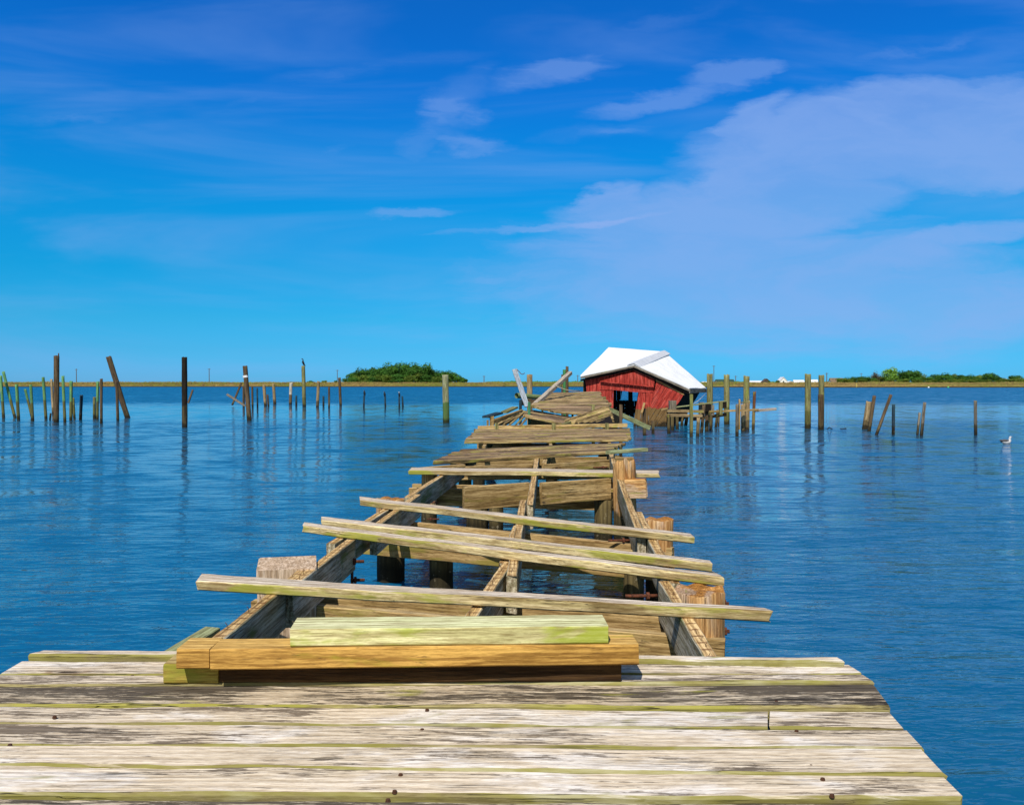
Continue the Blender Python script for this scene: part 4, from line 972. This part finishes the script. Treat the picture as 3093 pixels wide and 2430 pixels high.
def grassmat(name, a, b, c3):
    m, N = newmat(name)
    pos = N.n('ShaderNodeNewGeometry').outputs['Position']
    f = N.ramp(N.noise(N.vmath('MULTIPLY', pos, (0.03, 0.05, 0.0)), 1, 4, 0.6), 0.40, 0.60)
    g_ = N.ramp(N.noise(N.vmath('MULTIPLY', pos, (0.6, 0.6, 0.3)), 1, 3, 0.6), 0.35, 0.65)
    cc = N.mix(f, a, b); cc = N.mix(g_, cc, c3)
    finish(N, cc, 0.9, spec=0.05)
    return m
M_GR = grassmat('marsh_grass_blades', (0.34, 0.25, 0.085), (0.19, 0.23, 0.035), (0.20, 0.14, 0.06))
V = []; Fc = []
for i in range(15000):
    x = random.uniform(-360, 360)
    dy = random.choice((random.uniform(0.8, 6), random.uniform(4, 45)))
    y = shore_y(x) + dy
    h = random.uniform(0.9, 1.5) * (0.75 + 0.5 * noise.noise(Vector((x * 0.06, y * 0.05, 3))))
    if x < -70: h *= 1.0 + 0.15 * noise.noise(Vector((x * .02, 0, 0)))
    else: h *= 0.85
    z0 = 0.55 if dy < 3 else 1.7
    wd = random.uniform(0.35, 0.9)
    for q in range(3):
        xx = x + random.uniform(-wd, wd); ln = random.uniform(-0.3, 0.3)
        b = len(V)
        V += [(xx - 0.16, y, z0), (xx + 0.16, y + random.uniform(-.2, .2), z0), (xx + ln, y, z0 + h * random.uniform(0.8, 1.2))]
        Fc.append((b, b + 1, b + 2))
tag(link('marsh_grass', V, Fc, M_GR), 'golden and olive marsh grass along the far shore', 'grass', kind='stuff')

# ------------------------------------------------------------------ trees and bushes
def leafmat(name, a, b, c3):
    m, N = newmat(name)
    oi = N.n('ShaderNodeObjectInfo').outputs['Random']
    pos = N.n('ShaderNodeNewGeometry').outputs['Position']
    f = N.ramp(N.noise(pos, 0.35, 3, 0.6), 0.35, 0.65)
    cc = N.mix(f, a, b)
    cc = N.mix(N.math('MULTIPLY', N.ramp(N.noise(pos, 2.5, 2), 0.45, 0.7), 0.6), cc, c3)
    br = N.math('ADD', 0.75, N.math('MULTIPLY', oi, 0.5))
    cc = N.mix(1.0, cc, N.comb(br, br, br), 'MULTIPLY')
    finish(N, cc, 0.8, spec=0.1)
    return m
LEAF = {
    'dark': leafmat('evergreen_leaves', (0.028, 0.09, 0.016), (0.05, 0.14, 0.02), (0.08, 0.17, 0.025)),
    'mid': leafmat('scrub_leaves', (0.07, 0.14, 0.02), (0.12, 0.18, 0.025), (0.15, 0.17, 0.03)),
    'light': leafmat('spring_leaves', (0.12, 0.26, 0.03), (0.16, 0.32, 0.04), (0.20, 0.34, 0.06)),
    'bare': leafmat('bare_twigs', (0.10, 0.09, 0.06), (0.14, 0.12, 0.08), (0.08, 0.08, 0.05))}
M_BARK = plain('tree_bark', (0.10, 0.075, 0.05), 0.95)
crowns = {}
def crown_mesh(key, sd, dens=1.0):
    """unit crown: width 1 (x,y -0.5..0.5), height 1"""
    rnd = random.Random(sd)
    lobes = [(Vector((rnd.uniform(-0.30, 0.30), rnd.uniform(-0.3, 0.3), rnd.uniform(0.25, 0.80))), rnd.uniform(0.16, 0.27)) for _ in range(12)]
    lobes += [(Vector((0, 0, 0.5)), 0.33), (Vector((-0.25, 0, 0.25)), 0.25), (Vector((0.25, 0, 0.25)), 0.25)]
    V = []; Fc = []
    for c, r in lobes:
        for _ in range(int(170 * dens)):
            d = Vector((rnd.gauss(0, 1), rnd.gauss(0, 1), rnd.gauss(0, 1))).normalized()
            p = c + d * r * rnd.uniform(0.65, 1.08)
            if p.z < 0.0: p.z = rnd.uniform(0, 0.1)
            s = rnd.uniform(0.02, 0.05)
            a = Vector((rnd.gauss(0, 1), rnd.gauss(0, 1), rnd.gauss(0, 1))); a = (a - d * a.dot(d) * 0.6).normalized()
            b_ = d.cross(a).normalized()
            i = len(V)
            V += [p - a * s, p + b_ * s * 0.7, p + a * s, p - b_ * s * 0.7 + d * s * 0.5]
            Fc.append((i, i + 1, i + 2, i + 3))
    me = bpy.data.meshes.new(key); me.from_pydata([tuple(v) for v in V], [], Fc); me.update()
    return me
for k in ('dark', 'mid', 'light', 'bare'):
    for v in range(3 if k != 'light' else 1):
        me = crown_mesh('crown_' + k, 100 * v + len(k), 0.35 if k == 'bare' else 1.0); me.materials.append(LEAF[k]); crowns[(k, v)] = me
TV = []; TF = []
for (p0, p1, r0_, r1_) in ((Vector((0, 0, -.3)), Vector((0, 0, .55)), .035, .02), (Vector((0, 0, .3)), Vector((.25, .05, .65)), .02, .008), (Vector((0, 0, .35)), Vector((-.22, -.08, .7)), .02, .008), (Vector((0, 0, .45)), Vector((.05, .15, .8)), .015, .006)):
    d = (p1 - p0).normalized(); n_ = Vector((0, 1, 0)).cross(d).normalized(); b_ = d.cross(n_)
    i = len(TV)
    for p, r in ((p0, r0_), (p1, r1_)):
        for k in range(6):
            a = k * math.pi / 3
            TV.append(p + (n_ * math.cos(a) + b_ * math.sin(a)) * r)
    TF += [(i + k, i + (k + 1) % 6, i + 6 + (k + 1) % 6, i + 6 + k) for k in range(6)]
trunk_me = bpy.data.meshes.new('trunk'); trunk_me.from_pydata([tuple(v) for v in TV], [], TF); trunk_me.materials.append(M_BARK)
ti = 0
def tree(label, px, pytop, wpx, dep, kind, group, name='tree', base=1.6):
    global ti
    ti += 1
    c = D(px, 1155, dep); zt_ = D(px, pytop, dep).z
    H = zt_ - base
    e = empty(name, Vector((c.x, dep, base)), label, 'bush' if name == 'bush' else 'tree', group)
    for nm, me in (('crown', crowns[(kind, ti % (1 if kind == 'light' else 3))]), ('trunk', trunk_me)):
        o = bpy.data.objects.new(nm, me); COL.objects.link(o); o.parent = e
        wm = wpx * dep / F
        o.scale = (wm, wm * 0.9, H * 1.03)
        o.rotation_euler.z = (ti * 2.4) % 6.28
    return e
ORD = ['first', 'second', 'third', 'fourth', 'fifth', 'sixth', 'seventh', 'eighth', 'ninth', 'tenth', 'eleventh', 'twelfth', 'thirteenth', 'fourteenth', 'fifteenth', 'sixteenth', 'seventeenth', 'eighteenth', 'nineteenth', 'twentieth', 'twenty first', 'twenty second', 'twenty third', 'twenty fourth', 'twenty fifth', 'twenty sixth']
isl = [(1066, 1126, 40), (1086, 1113, 50), (1112, 1113, 52), (1142, 1109, 54), (1166, 1098, 56), (1190, 1103, 50), (1217, 1095, 58), (1241, 1098, 52), (1274, 1097, 58), (1293, 1111, 50), (1316, 1120, 48), (1343, 1118, 50), (1362, 1125, 44), (1386, 1133, 40), (1404, 1143, 26)]
for i, (x, y, w_) in enumerate(isl):
    tree('%s tree from the left in the dark back row of the wooded island' % ORD[i], x, y, w_ * 1.15, 478 + (i * 7) % 11, 'dark', 'trees of the wooded island on the far shore')
fr = [(1062, 1139, 32), (1084, 1132, 40), (1108, 1131, 36), (1124, 1138, 30), (1146, 1130, 42), (1176, 1132, 40), (1206, 1128, 44), (1236, 1131, 40), (1262, 1127, 44), (1288, 1132, 38), (1318, 1134, 34), (1345, 1136, 30)]
for i, (x, y, w_) in enumerate(fr):
    tree('%s tree from the left in the low front row of the wooded island' % ORD[i], x, y, w_ * 1.2, 462 + (i * 5) % 7, 'mid' if i % 3 else 'dark', 'low front trees of the wooded island')
for i, (x, y, w_) in enumerate(((1042, 1142, 22), (1063, 1149, 16), (1014, 1148, 10), (980, 1148, 22), (938, 1149, 22), (1180, 1149, 16))):
    tree(['round dark bush just left of the wooded island', 'small bush at the left foot of the wooded island', 'tiny bush on the bank by the thin pole', 'flat bush on the bank, second from the cormorant piling', 'flat bush on the bank just right of the cormorant piling', 'small bush on the grass below the middle of the island'][i],
         x, y, w_, 455, 'mid' if i == 3 else 'dark', 'bushes on the far bank', 'bush')
rt = [(2541, 1141, 30, 'mid'), (2563, 1140, 34, 'dark'), (2583, 1137, 34, 'dark'), (2604, 1136, 30, 'dark'), (2625, 1137, 34, 'dark'), (2650, 1134, 40, 'mid'), (2676, 1136, 40, 'mid'), (2722, 1128, 44, 'dark'),
      (2734, 1119, 54, 'dark'), (2762, 1118, 50, 'dark'), (2780, 1127, 40, 'mid'), (2806, 1138, 36, 'dark'), (2829, 1130, 40, 'dark'), (2850, 1127, 44, 'dark'), (2872, 1129, 40, 'mid'), (2900, 1132, 46, 'dark'), (2930, 1132, 46, 'dark'),
      (2958, 1132, 40, 'mid'), (2984, 1126, 44, 'dark'), (3010, 1133, 38, 'dark'), (3036, 1141, 30, 'mid'), (3062, 1133, 40, 'dark'), (3088, 1139, 40, 'mid'), (3125, 1133, 50, 'dark')]
for i, (x, y, w_, k) in enumerate(rt):
    tree('%s tree from the left in the long tree line on the right shore' % ORD[i], x, y, w_ * 1.15, 425 + (i * 9) % 16, k, 'trees of the right shore tree line', base=1.8)
tree('tall light green tree standing out of the right shore tree line', 2690, 1111, 52, 421, 'light', None, base=1.8)
tree('bare twiggy tree left of the light green one on the right shore', 2646, 1121, 32, 432, 'bare', None, base=1.8)
for i in range(13):
    x = 2560 + i * 42
    tree('%s low shrub from the left in front of the right shore trees' % ORD[i], x, 1143 + (i * 5) % 4, 40, 411 + (i * 3) % 5, 'mid', 'shrubs in front of the right shore trees', 'bush', base=1.7)
# distant scrub that reads as one mass
V = []; Fc = []
for i in range(5200):
    px = random.choice((random.uniform(1465, 1760), random.uniform(2160, 2540), random.uniform(1465, 3200), random.uniform(-250, 700)))
    dep = random.uniform(640, 760)
    if px < 900: zt_ = 2.6
    else: zt_ = 2.3 + (3.0 + 2.2 * noise.noise(Vector((px * 0.03, 0, 9))) + 1.5 * noise.noise(Vector((px * 0.12, 2, 9)))) * dep / F * 1.1
    z = random.uniform(1.5, max(1.6, zt_)); x = (px - CX) / F * dep; s = random.uniform(0.25, 0.6)
    b = len(V)
    V += [(x - s, dep, z), (x, dep + s, z + s * random.uniform(0.2, 1)), (x + s, dep, z + random.uniform(-s, s)), (x, dep - s, z - s)]
    Fc.append((b, b + 1, b + 2, b + 3))
tag(link('distant_scrub', V, Fc, LEAF['dark']), 'low dark line of distant scrub behind the marsh', 'scrub', kind='stuff')

# ------------------------------------------------------------------ houses and poles on the far shore
M_WW = plain('white_house_paint', (0.78, 0.78, 0.76), 0.7, var=0.08, scale=0.8)
M_WG = plain('dark_house_boards', (0.10, 0.075, 0.06), 0.8, scale=0.8)
M_RG = plain('green_roof_shingles', (0.03, 0.08, 0.06), 0.8, scale=1)
M_RW = plain('pale_roof_metal', (0.70, 0.71, 0.74), 0.6, scale=0.8, var=0.12)
M_RB = plain('brown_roof_shingles', (0.20, 0.14, 0.09), 0.85, scale=1)
M_GLASS = plain('dark_window_glass', (0.03, 0.04, 0.05), 0.2, scale=1, spec=0.5)
def house(label, px0, px1, pytop, pybase, dep, wallm, roofm, gable=False, rf=0.5):
    a = D(px0, pybase, dep); b = D(px1, pybase, dep); W = b.x - a.x
    z0 = 1.4; zt_ = D(px0, pytop, dep).z
    hw = z0 + (zt_ - z0) * (1 - rf); dp = W * (0.6 if not gable else 1.3)
    e = empty('house', Vector(((a.x + b.x) / 2, dep, z0)), label, 'house', None)
    c = Vector(((a.x + b.x) / 2, dep, 0)); w2 = W / 2
    T = Matrix.Translation(c)
    if not gable:
        V = [(-w2, 0, z0), (w2, 0, z0), (w2, dp, z0), (-w2, dp, z0), (-w2, 0, hw), (w2, 0, hw), (w2, dp, hw), (-w2, dp, hw), (-w2, dp / 2, zt_ - 0.1), (w2, dp / 2, zt_ - 0.1)]
        link('wall', V, [(0, 1, 5, 4), (2, 3, 7, 6), (1, 2, 6, 9, 5), (3, 0, 4, 8, 7)], wallm, T, e)
        o_ = 0.3; s_ = (zt_ - hw) / (dp / 2)
        V = [(-w2 - o_, -o_, hw - s_ * o_), (w2 + o_, -o_, hw - s_ * o_), (w2 + o_, dp / 2, zt_), (-w2 - o_, dp / 2, zt_), (-w2 - o_, dp + o_, hw - s_ * o_), (w2 + o_, dp + o_, hw - s_ * o_)]
        V += [(x, y, z - 0.18) for x, y, z in V]
        link('roof', V, [(0, 1, 2, 3), (3, 2, 5, 4), (7, 6, 9, 8), (8, 9, 10, 11), (0, 6, 7, 1), (4, 5, 11, 10), (0, 3, 9, 6), (3, 4, 10, 9), (1, 7, 8, 2), (2, 8, 11, 5)], roofm, T, e)
    else:
        V = [(-w2, 0, z0), (w2, 0, z0), (w2, dp, z0), (-w2, dp, z0), (-w2, 0, hw), (w2, 0, hw), (w2, dp, hw), (-w2, dp, hw), (0, 0, zt_ - 0.1), (0, dp, zt_ - 0.1)]
        link('wall', V, [(0, 1, 5, 8, 4), (2, 3, 7, 9, 6), (1, 2, 6, 5), (3, 0, 4, 7)], wallm, T, e)
        o_ = 0.3; s_ = (zt_ - hw) / w2
        V = [(-w2 - o_, -o_, hw - s_ * o_), (0, -o_, zt_), (w2 + o_, -o_, hw - s_ * o_), (-w2 - o_, dp + o_, hw - s_ * o_), (0, dp + o_, zt_), (w2 + o_, dp + o_, hw - s_ * o_)]
        V += [(x, y, z - 0.18) for x, y, z in V]
        link('roof', V, [(0, 1, 4, 3), (1, 2, 5, 4), (7, 6, 9, 10), (8, 7, 10, 11), (1, 0, 6, 7), (2, 1, 7, 8), (0, 3, 9, 6), (5, 2, 8, 11), (3, 4, 10, 9), (4, 5, 11, 10)], roofm, T, e)
    k = max(1, int(W / 3.2))
    for i in range(k):
        x = -w2 + W * (i + 0.5) / k; zc = (1.9 + hw) / 2 + 0.1; hh = min(0.5, (hw - 1.9) * 0.3) if hw > 2.6 else 0.25
        link('window', [(x - 0.4, -0.04, zc - hh), (x + 0.4, -0.04, zc - hh), (x + 0.4, -0.04, zc + hh), (x - 0.4, -0.04, zc + hh), (x - 0.4, 0.05, zc - hh), (x + 0.4, 0.05, zc - hh), (x + 0.4, 0.05, zc + hh), (x - 0.4, 0.05, zc + hh)],
             [(0, 1, 2, 3), (0, 4, 5, 1), (1, 5, 6, 2), (2, 6, 7, 3), (3, 7, 4, 0), (7, 6, 5, 4)], M_GLASS, T, e)
    return e
house('white house with a dark green roof on the far shore', 2167, 2218, 1145, 1160, 470, M_WW, M_RG, rf=0.45)
house('long low white building on the far shore', 2263, 2306, 1149, 1160, 470, M_WW, M_RW, rf=0.4)
house('small dark brown gabled house on the far shore', 2307, 2326, 1143, 1160, 465, M_WG, M_WG, gable=True)
house('tall white gabled house on the far shore', 2356, 2377, 1138, 1160, 465, M_WW, M_RW, gable=True)
house('low white shed joined right of the tall white house', 2379, 2398, 1150, 1160, 466, M_WW, M_RW, gable=True)
house('long white building with a pale roof behind the marsh', 2400, 2430, 1147, 1160, 475, M_WW, M_RW, rf=0.7)
house('white building between the tall pair of pilings', 2450, 2470, 1146, 1160, 475, M_WW, M_RW, rf=0.5)
house('house with a brown roof at the left end of the right tree line', 2511, 2548, 1141, 1160, 480, M_WW, M_RB, rf=0.7)
house('tiny white building just right of the shed roof', 2122, 2140, 1152, 1160, 480, M_WW, M_RW, rf=0.5)
house('white cottage peeping between trees at the far right shore', 3028, 3042, 1143, 1160, 445, M_WW, M_RW, rf=0.5)
tree('dark bush left of the tall white house', 2348, 1148, 14, 462, 'dark', 'bushes on the far bank', 'bush')
tree('dark bush touching the brown gabled house', 2324, 1149, 10, 460, 'dark', 'bushes on the far bank', 'bush')
M_POLE = plain('grey_pole_wood', (0.14, 0.13, 0.12), 0.9)
for (lab, x, y, dep, w_) in (('slim utility pole rising from the far shore on the left', 231, 1113, 470, 2.6), ('slim utility pole rising right of the tall black piling', 632, 1112, 470, 2.6), ('slim pole rising left of the wooded island', 1019, 1116, 470, 2.2),
                             ('short utility pole on the shore between island and blue board', 1462, 1134, 480, 2.6), ('short utility pole on the shore just left of the shed', 1745, 1132, 480, 2.6), ('tall thin mast on the shore beside the tall green piling', 2156, 1103, 460, 2.2),
                             ('utility pole with a lamp head right of the green roofed house', 2222, 1134, 470, 2.4), ('utility pole right of the tall pair of pilings', 2497, 1125, 455, 3.0), ('faint slim pole above the right tree line', 2601, 1126, 480, 1.6)):
    c = D(x, 1155, dep); zt_ = D(x, y, dep).z; r = w_ / 2 * dep / F
    e = empty('utility_pole', Vector((c.x, dep, 1.4)), lab, 'pole', 'poles on the far shore')
    pile('shaft', Vector((c.x, dep, 1.0)), Vector((c.x, dep, zt_)), r, r * 0.8, M_POLE, e, sides=8)
    beam('crossarm', Vector((c.x - 0.9, dep, zt_ - 0.4)), Vector((c.x + 0.9, dep, zt_ - 0.4)), 0.15, 0.18, M_POLE, e, nx=3)
M_MK = plain('marker_yellow', (0.6, 0.45, 0.1), 0.7)
o = post('marker_post', D(2586, 1168, 375), D(2586, 1157, 375), 0.35, M_MK); tag(o, 'small yellow marker post at the edge of the far marsh', 'post')
o = tube('buoy', [D(2805, 1171, 330), D(2805, 1169, 330), D(2805, 1167, 330)], [0.35, 0.35, 0.1], M_WW); tag(o, 'tiny white float near the right shore', 'buoy')
o = tube('buoy', [D(2864, 1171, 330), D(2864, 1169, 330), D(2866, 1167, 330)], [0.35, 0.4, 0.1], plain('buoy_green', (0.1, 0.5, 0.15), 0.6)); tag(o, 'tiny bright green float near the right shore', 'buoy')

# ------------------------------------------------------------------ water
m, N = newmat('bay_water')
pos = N.n('ShaderNodeNewGeometry').outputs['Position']
X_, Y_, Z_ = N.xyz(pos)
def wn(sx, sy, det, rough=0.55, dist=0.0, off=0.0, rot=0.0):
    mp = N.n('ShaderNodeMapping'); N.l(pos, mp.inputs[0]); mp.inputs['Scale'].default_value = (sx, sy, 1); mp.inputs['Location'].default_value = (off, off, 0)
    mp.inputs['Rotation'].default_value = (0, 0, rot)
    return N.noise(mp.outputs[0], 1, det, rough, dist)
h1 = wn(1.1, 3.6, 3, 0.55, 0.5, 0, 0.18)      # main wind ripples
h2 = wn(3.2, 9.0, 3, 0.6, 0.6, 5, -0.25)
h3 = wn(0.22, 0.7, 2, 0.5, 0.3, 9, 0.1)
h = N.math('ADD', N.math('MULTIPLY', h1, 0.048), N.math('MULTIPLY', h2, 0.018))
h = N.math('ADD', h, N.math('MULTIPLY', h3, 0.045))
# wind lanes: calm streak in the middle distance, rough beyond
yw = N.math('ADD', Y_, N.math('MULTIPLY', N.math('SUBTRACT', wn(0.02, 0.05, 3), 0.5), 22))
calm = N.math('MULTIPLY', N.ramp(yw, 42, 56), N.ramp(yw, 88, 80))
lane = N.math('SUBTRACT', 1.0, N.math('MULTIPLY', calm, 0.80))
patch = N.ramp(wn(0.05, 0.12, 3, 0.5, 0.3, 3), 0.35, 0.65, 0.88, 1.08)
hh = N.math('MULTIPLY', N.math('MULTIPLY', h, lane), patch)
bp = N.n('ShaderNodeBump'); bp.inputs['Strength'].default_value = 1.0; bp.inputs['Distance'].default_value = 1.0
N.l(hh, bp.inputs['Height'])
# beyond a few tens of metres the ripples are finer than a pixel: give their slopes directly
def slope(sx, sy, det, off):
    mp = N.n('ShaderNodeMapping'); N.l(pos, mp.inputs[0]); mp.inputs['Scale'].default_value = (sx, sy, 1); mp.inputs['Location'].default_value = (off, off, 0)
    t_ = N.n('ShaderNodeTexNoise'); N.l(mp.outputs[0], t_.inputs['Vector']); t_.inputs['Scale'].default_value = 1; t_.inputs['Detail'].default_value = det
    return N.vmath('SUBTRACT', t_.outputs['Color'], (0.5, 0.5, 0.5))
sl = N.vmath('ADD', slope(1.0, 2.2, 4, 2), N.vmath('MULTIPLY', slope(0.6, 0.35, 5, 8), (0.6, 0.6, 0.6)))
amp = N.math('MULTIPLY', N.math('MULTIPLY', lane, patch), N.ramp(Y_, 5, 30, 0.35, 0.8))
sx_, sy_, sz_ = N.xyz(sl)
nv_ = N.comb(N.math('MULTIPLY', N.math('MULTIPLY', sx_, 0.9), amp), N.math('MULTIPLY', N.math('SUBTRACT', N.math('MULTIPLY', sy_, 1.15), N.ramp(yw, 80, 105, 0.02, 0.30)), amp), 0.0)
nrm_ = N.vmath('NORMALIZE', N.vmath('ADD', bp.outputs[0], nv_))
b = N.n('ShaderNodeBsdfPrincipled')
# dark reflection of the walkway's underside, painted into the water colour
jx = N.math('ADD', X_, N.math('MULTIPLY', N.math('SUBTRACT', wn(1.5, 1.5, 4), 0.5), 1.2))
underside_refl = N.math('MULTIPLY', N.math('MULTIPLY', N.ramp(jx, -0.75, -0.35), N.ramp(jx, 1.65, 1.3)), N.math('MULTIPLY', N.ramp(Y_, 4.0, 5.0), N.ramp(Y_, 17, 13)))
N.inp(b.inputs['Base Color'], N.mix(underside_refl, (0.004, 0.088, 0.185), (0.016, 0.022, 0.006)))
N.inp(b.inputs['Roughness'], N.ramp(Y_, 20, 250, 0.04, 0.16)); b.inputs['IOR'].default_value = 1.333
b.inputs['Specular IOR Level'].default_value = 0.5
N.l(nrm_, b.inputs['Normal'])
o_ = N.n('ShaderNodeOutputMaterial'); N.l(b.outputs[0], o_.inputs[0])
M_WATER = m
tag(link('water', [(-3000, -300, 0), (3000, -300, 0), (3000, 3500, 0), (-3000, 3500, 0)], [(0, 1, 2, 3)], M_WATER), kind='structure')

# ------------------------------------------------------------------ sky, sun, camera
SUN = Vector((-0.28, -1.0, 1.22)).normalized()
el = math.asin(SUN.z); az = math.atan2(SUN.x, SUN.y)
wd = bpy.data.worlds.new("World"); scene.world = wd; wd.use_nodes = True
class W_: node_tree = wd.node_tree
N = NT(W_)
sky = N.n('ShaderNodeTexSky', sky_type='NISHITA'); sky.sun_disc = False
sky.sun_elevation = el; sky.sun_rotation = az % (2 * math.pi)
sky.air_density = 1.0; sky.dust_density = 0.25; sky.ozone_density = 3.0; sky.altitude = 0
dirv = N.n('ShaderNodeTexCoord').outputs['Generated']
dx, dy_, dz_ = N.xyz(dirv)
hsv = N.n('ShaderNodeHueSaturation'); hsv.inputs['Saturation'].default_value = SKY_SAT; hsv.inputs['Hue'].default_value = SKY_HUE; N.l(sky.outputs[0], hsv.inputs['Color'])
elev = N.math('MAXIMUM', dz_, 0.0)
base = hsv.outputs[0]
cr = N.n('ShaderNodeValToRGB'); N.l(elev, cr.inputs[0])
for i, (p_, c_) in enumerate(SKY_TINT[:2] + sorted(SKY_TINT[2:])):
    e_ = cr.color_ramp.elements[i] if i < 2 else cr.color_ramp.elements.new(p_)
    e_.position = p_; e_.color = (*c_, 1)
# the half of the sky round the sun is paler
back = N.ramp(dy_, 0.25, -0.35)
base = N.mix(1.0, base, N.mix(back, cr.outputs[0], (0.78, 0.72, 0.62)), 'MULTIPLY')
# thin cirrus laid out by compass bearing and height
yy = N.math('MAXIMUM', dy_, 0.02)
uu = N.math('DIVIDE', dx, yy); vv = N.math('DIVIDE', dz_, yy)
P = N.comb(uu, vv, 0.0)
warp = N.n('ShaderNodeTexNoise'); N.l(N.vmath('MULTIPLY', P, (2.5, 7.0, 1)), warp.inputs['Vector']); warp.inputs['Scale'].default_value = 1.0; warp.inputs['Detail'].default_value = 8; warp.inputs['Roughness'].default_value = 0.62
P2 = N.vmath('ADD', P, N.vmath('MULTIPLY', N.vmath('SUBTRACT', warp.outputs['Color'], (0.5, 0.5, 0.5)), (0.26, 0.10, 0)))
P2 = N.vmath('MULTIPLY', P2, (1, 1, 0))
def blob(px, py, rx, ry, rot, amp, src=P2):
    mp = N.n('ShaderNodeMapping', vector_type='TEXTURE')
    N.l(src, mp.inputs[0])
    mp.inputs['Location'].default_value = ((px - CX) / F, (HOR - py) / F, 0)
    mp.inputs['Rotation'].default_value = (0, 0, R(rot))
    mp.inputs['Scale'].default_value = (rx / F, ry / F, 1)
    g_ = N.n('ShaderNodeTexGradient', gradient_type='SPHERICAL'); N.l(mp.outputs[0], g_.inputs[0])
    return N.math('MULTIPLY', g_.outputs['Fac'], amp)
def msum(lst):
    a = lst[0]
    for b_ in lst[1:]: a = N.math('MAXIMUM', a, b_)
    return a
big = msum([blob(*q) for q in BIG])
wisp = msum([blob(*q) for q in WISP])
mq = N.n('ShaderNodeMapping'); N.l(P2, mq.inputs[0]); mq.inputs['Rotation'].default_value = (0, 0, R(-14)); mq.inputs['Scale'].default_value = (3.0, 22.0, 1)
tex = N.noise(mq.outputs[0], 1, 8, 0.62, 0.4)
tex2 = N.noise(N.vmath('MULTIPLY', P2, (6.0, 16.0, 1)), 1, 5, 0.6, 0.5)
bm = N.ramp(N.math('ADD', big, N.math('MULTIPLY', N.math('SUBTRACT', tex, 0.5), 0.45)), 0.08, 0.40)
bm = N.math('MULTIPLY', bm, N.ramp(tex2, 0.3, 0.65, 0.72, 1.0))
wm = N.ramp(N.math('MULTIPLY', wisp, N.ramp(tex, 0.33, 0.60, 0.5, 1.4)), 0.02, 0.55)
# faint overall streaks rising to the right
mp = N.n('ShaderNodeMapping'); N.l(P, mp.inputs[0]); mp.inputs['Rotation'].default_value = (0, 0, R(-9)); mp.inputs['Scale'].default_value = (1.6, 11.0, 1)
stf = N.noise(mp.outputs[0], 1, 5, 0.55, 0.6)
st = N.math('MULTIPLY', N.ramp(stf, 0.42, 0.70), N.ramp(vv, 0.5, 0.1, 0.45, 0.65))
front = N.ramp(dy_, 0.1, 0.35)
cov = N.math('ADD', N.math('MULTIPLY', bm, 0.68), N.math('MULTIPLY', wm, 0.32), clamp=True)
cov = N.math('MAXIMUM', cov, N.math('MULTIPLY', st, 0.40))
cov = N.math('MULTIPLY', cov, front)
base = N.mix(cov, base, CLOUD)
bg = N.n('ShaderNodeBackground'); N.l(base, bg.inputs[0]); bg.inputs[1].default_value = SKY_STR
wo = N.n('ShaderNodeOutputWorld'); N.l(bg.outputs[0], wo.inputs[0])

sun = bpy.data.lights.new('sun', 'SUN'); sun.energy = SUN_E; sun.angle = R(0.53); sun.color = (1.0, 0.95, 0.86)
so = bpy.data.objects.new('sun', sun); COL.objects.link(so)
so.rotation_euler = SUN.to_track_quat('Z', 'Y').to_euler(); so.location = (0, -20, 40)
cam = bpy.data.cameras.new('camera'); cam.sensor_width = 36; cam.sensor_fit = 'HORIZONTAL'
cam.lens = F / 3093 * 36; cam.clip_start = 0.05; cam.clip_end = 8000
co = bpy.data.objects.new('camera', cam); COL.objects.link(co)
co.location = CAM; co.rotation_euler = (math.pi / 2 - PITCH, 0, 0)
scene.camera = co
scene.view_settings.view_transform = 'Standard'; scene.view_settings.look = 'None'
scene.view_settings.exposure = 0.0; scene.view_settings.gamma = 1.0
scene.render.resolution_x = 1024; scene.render.resolution_y = 804
scene.cycles.max_bounces = 6
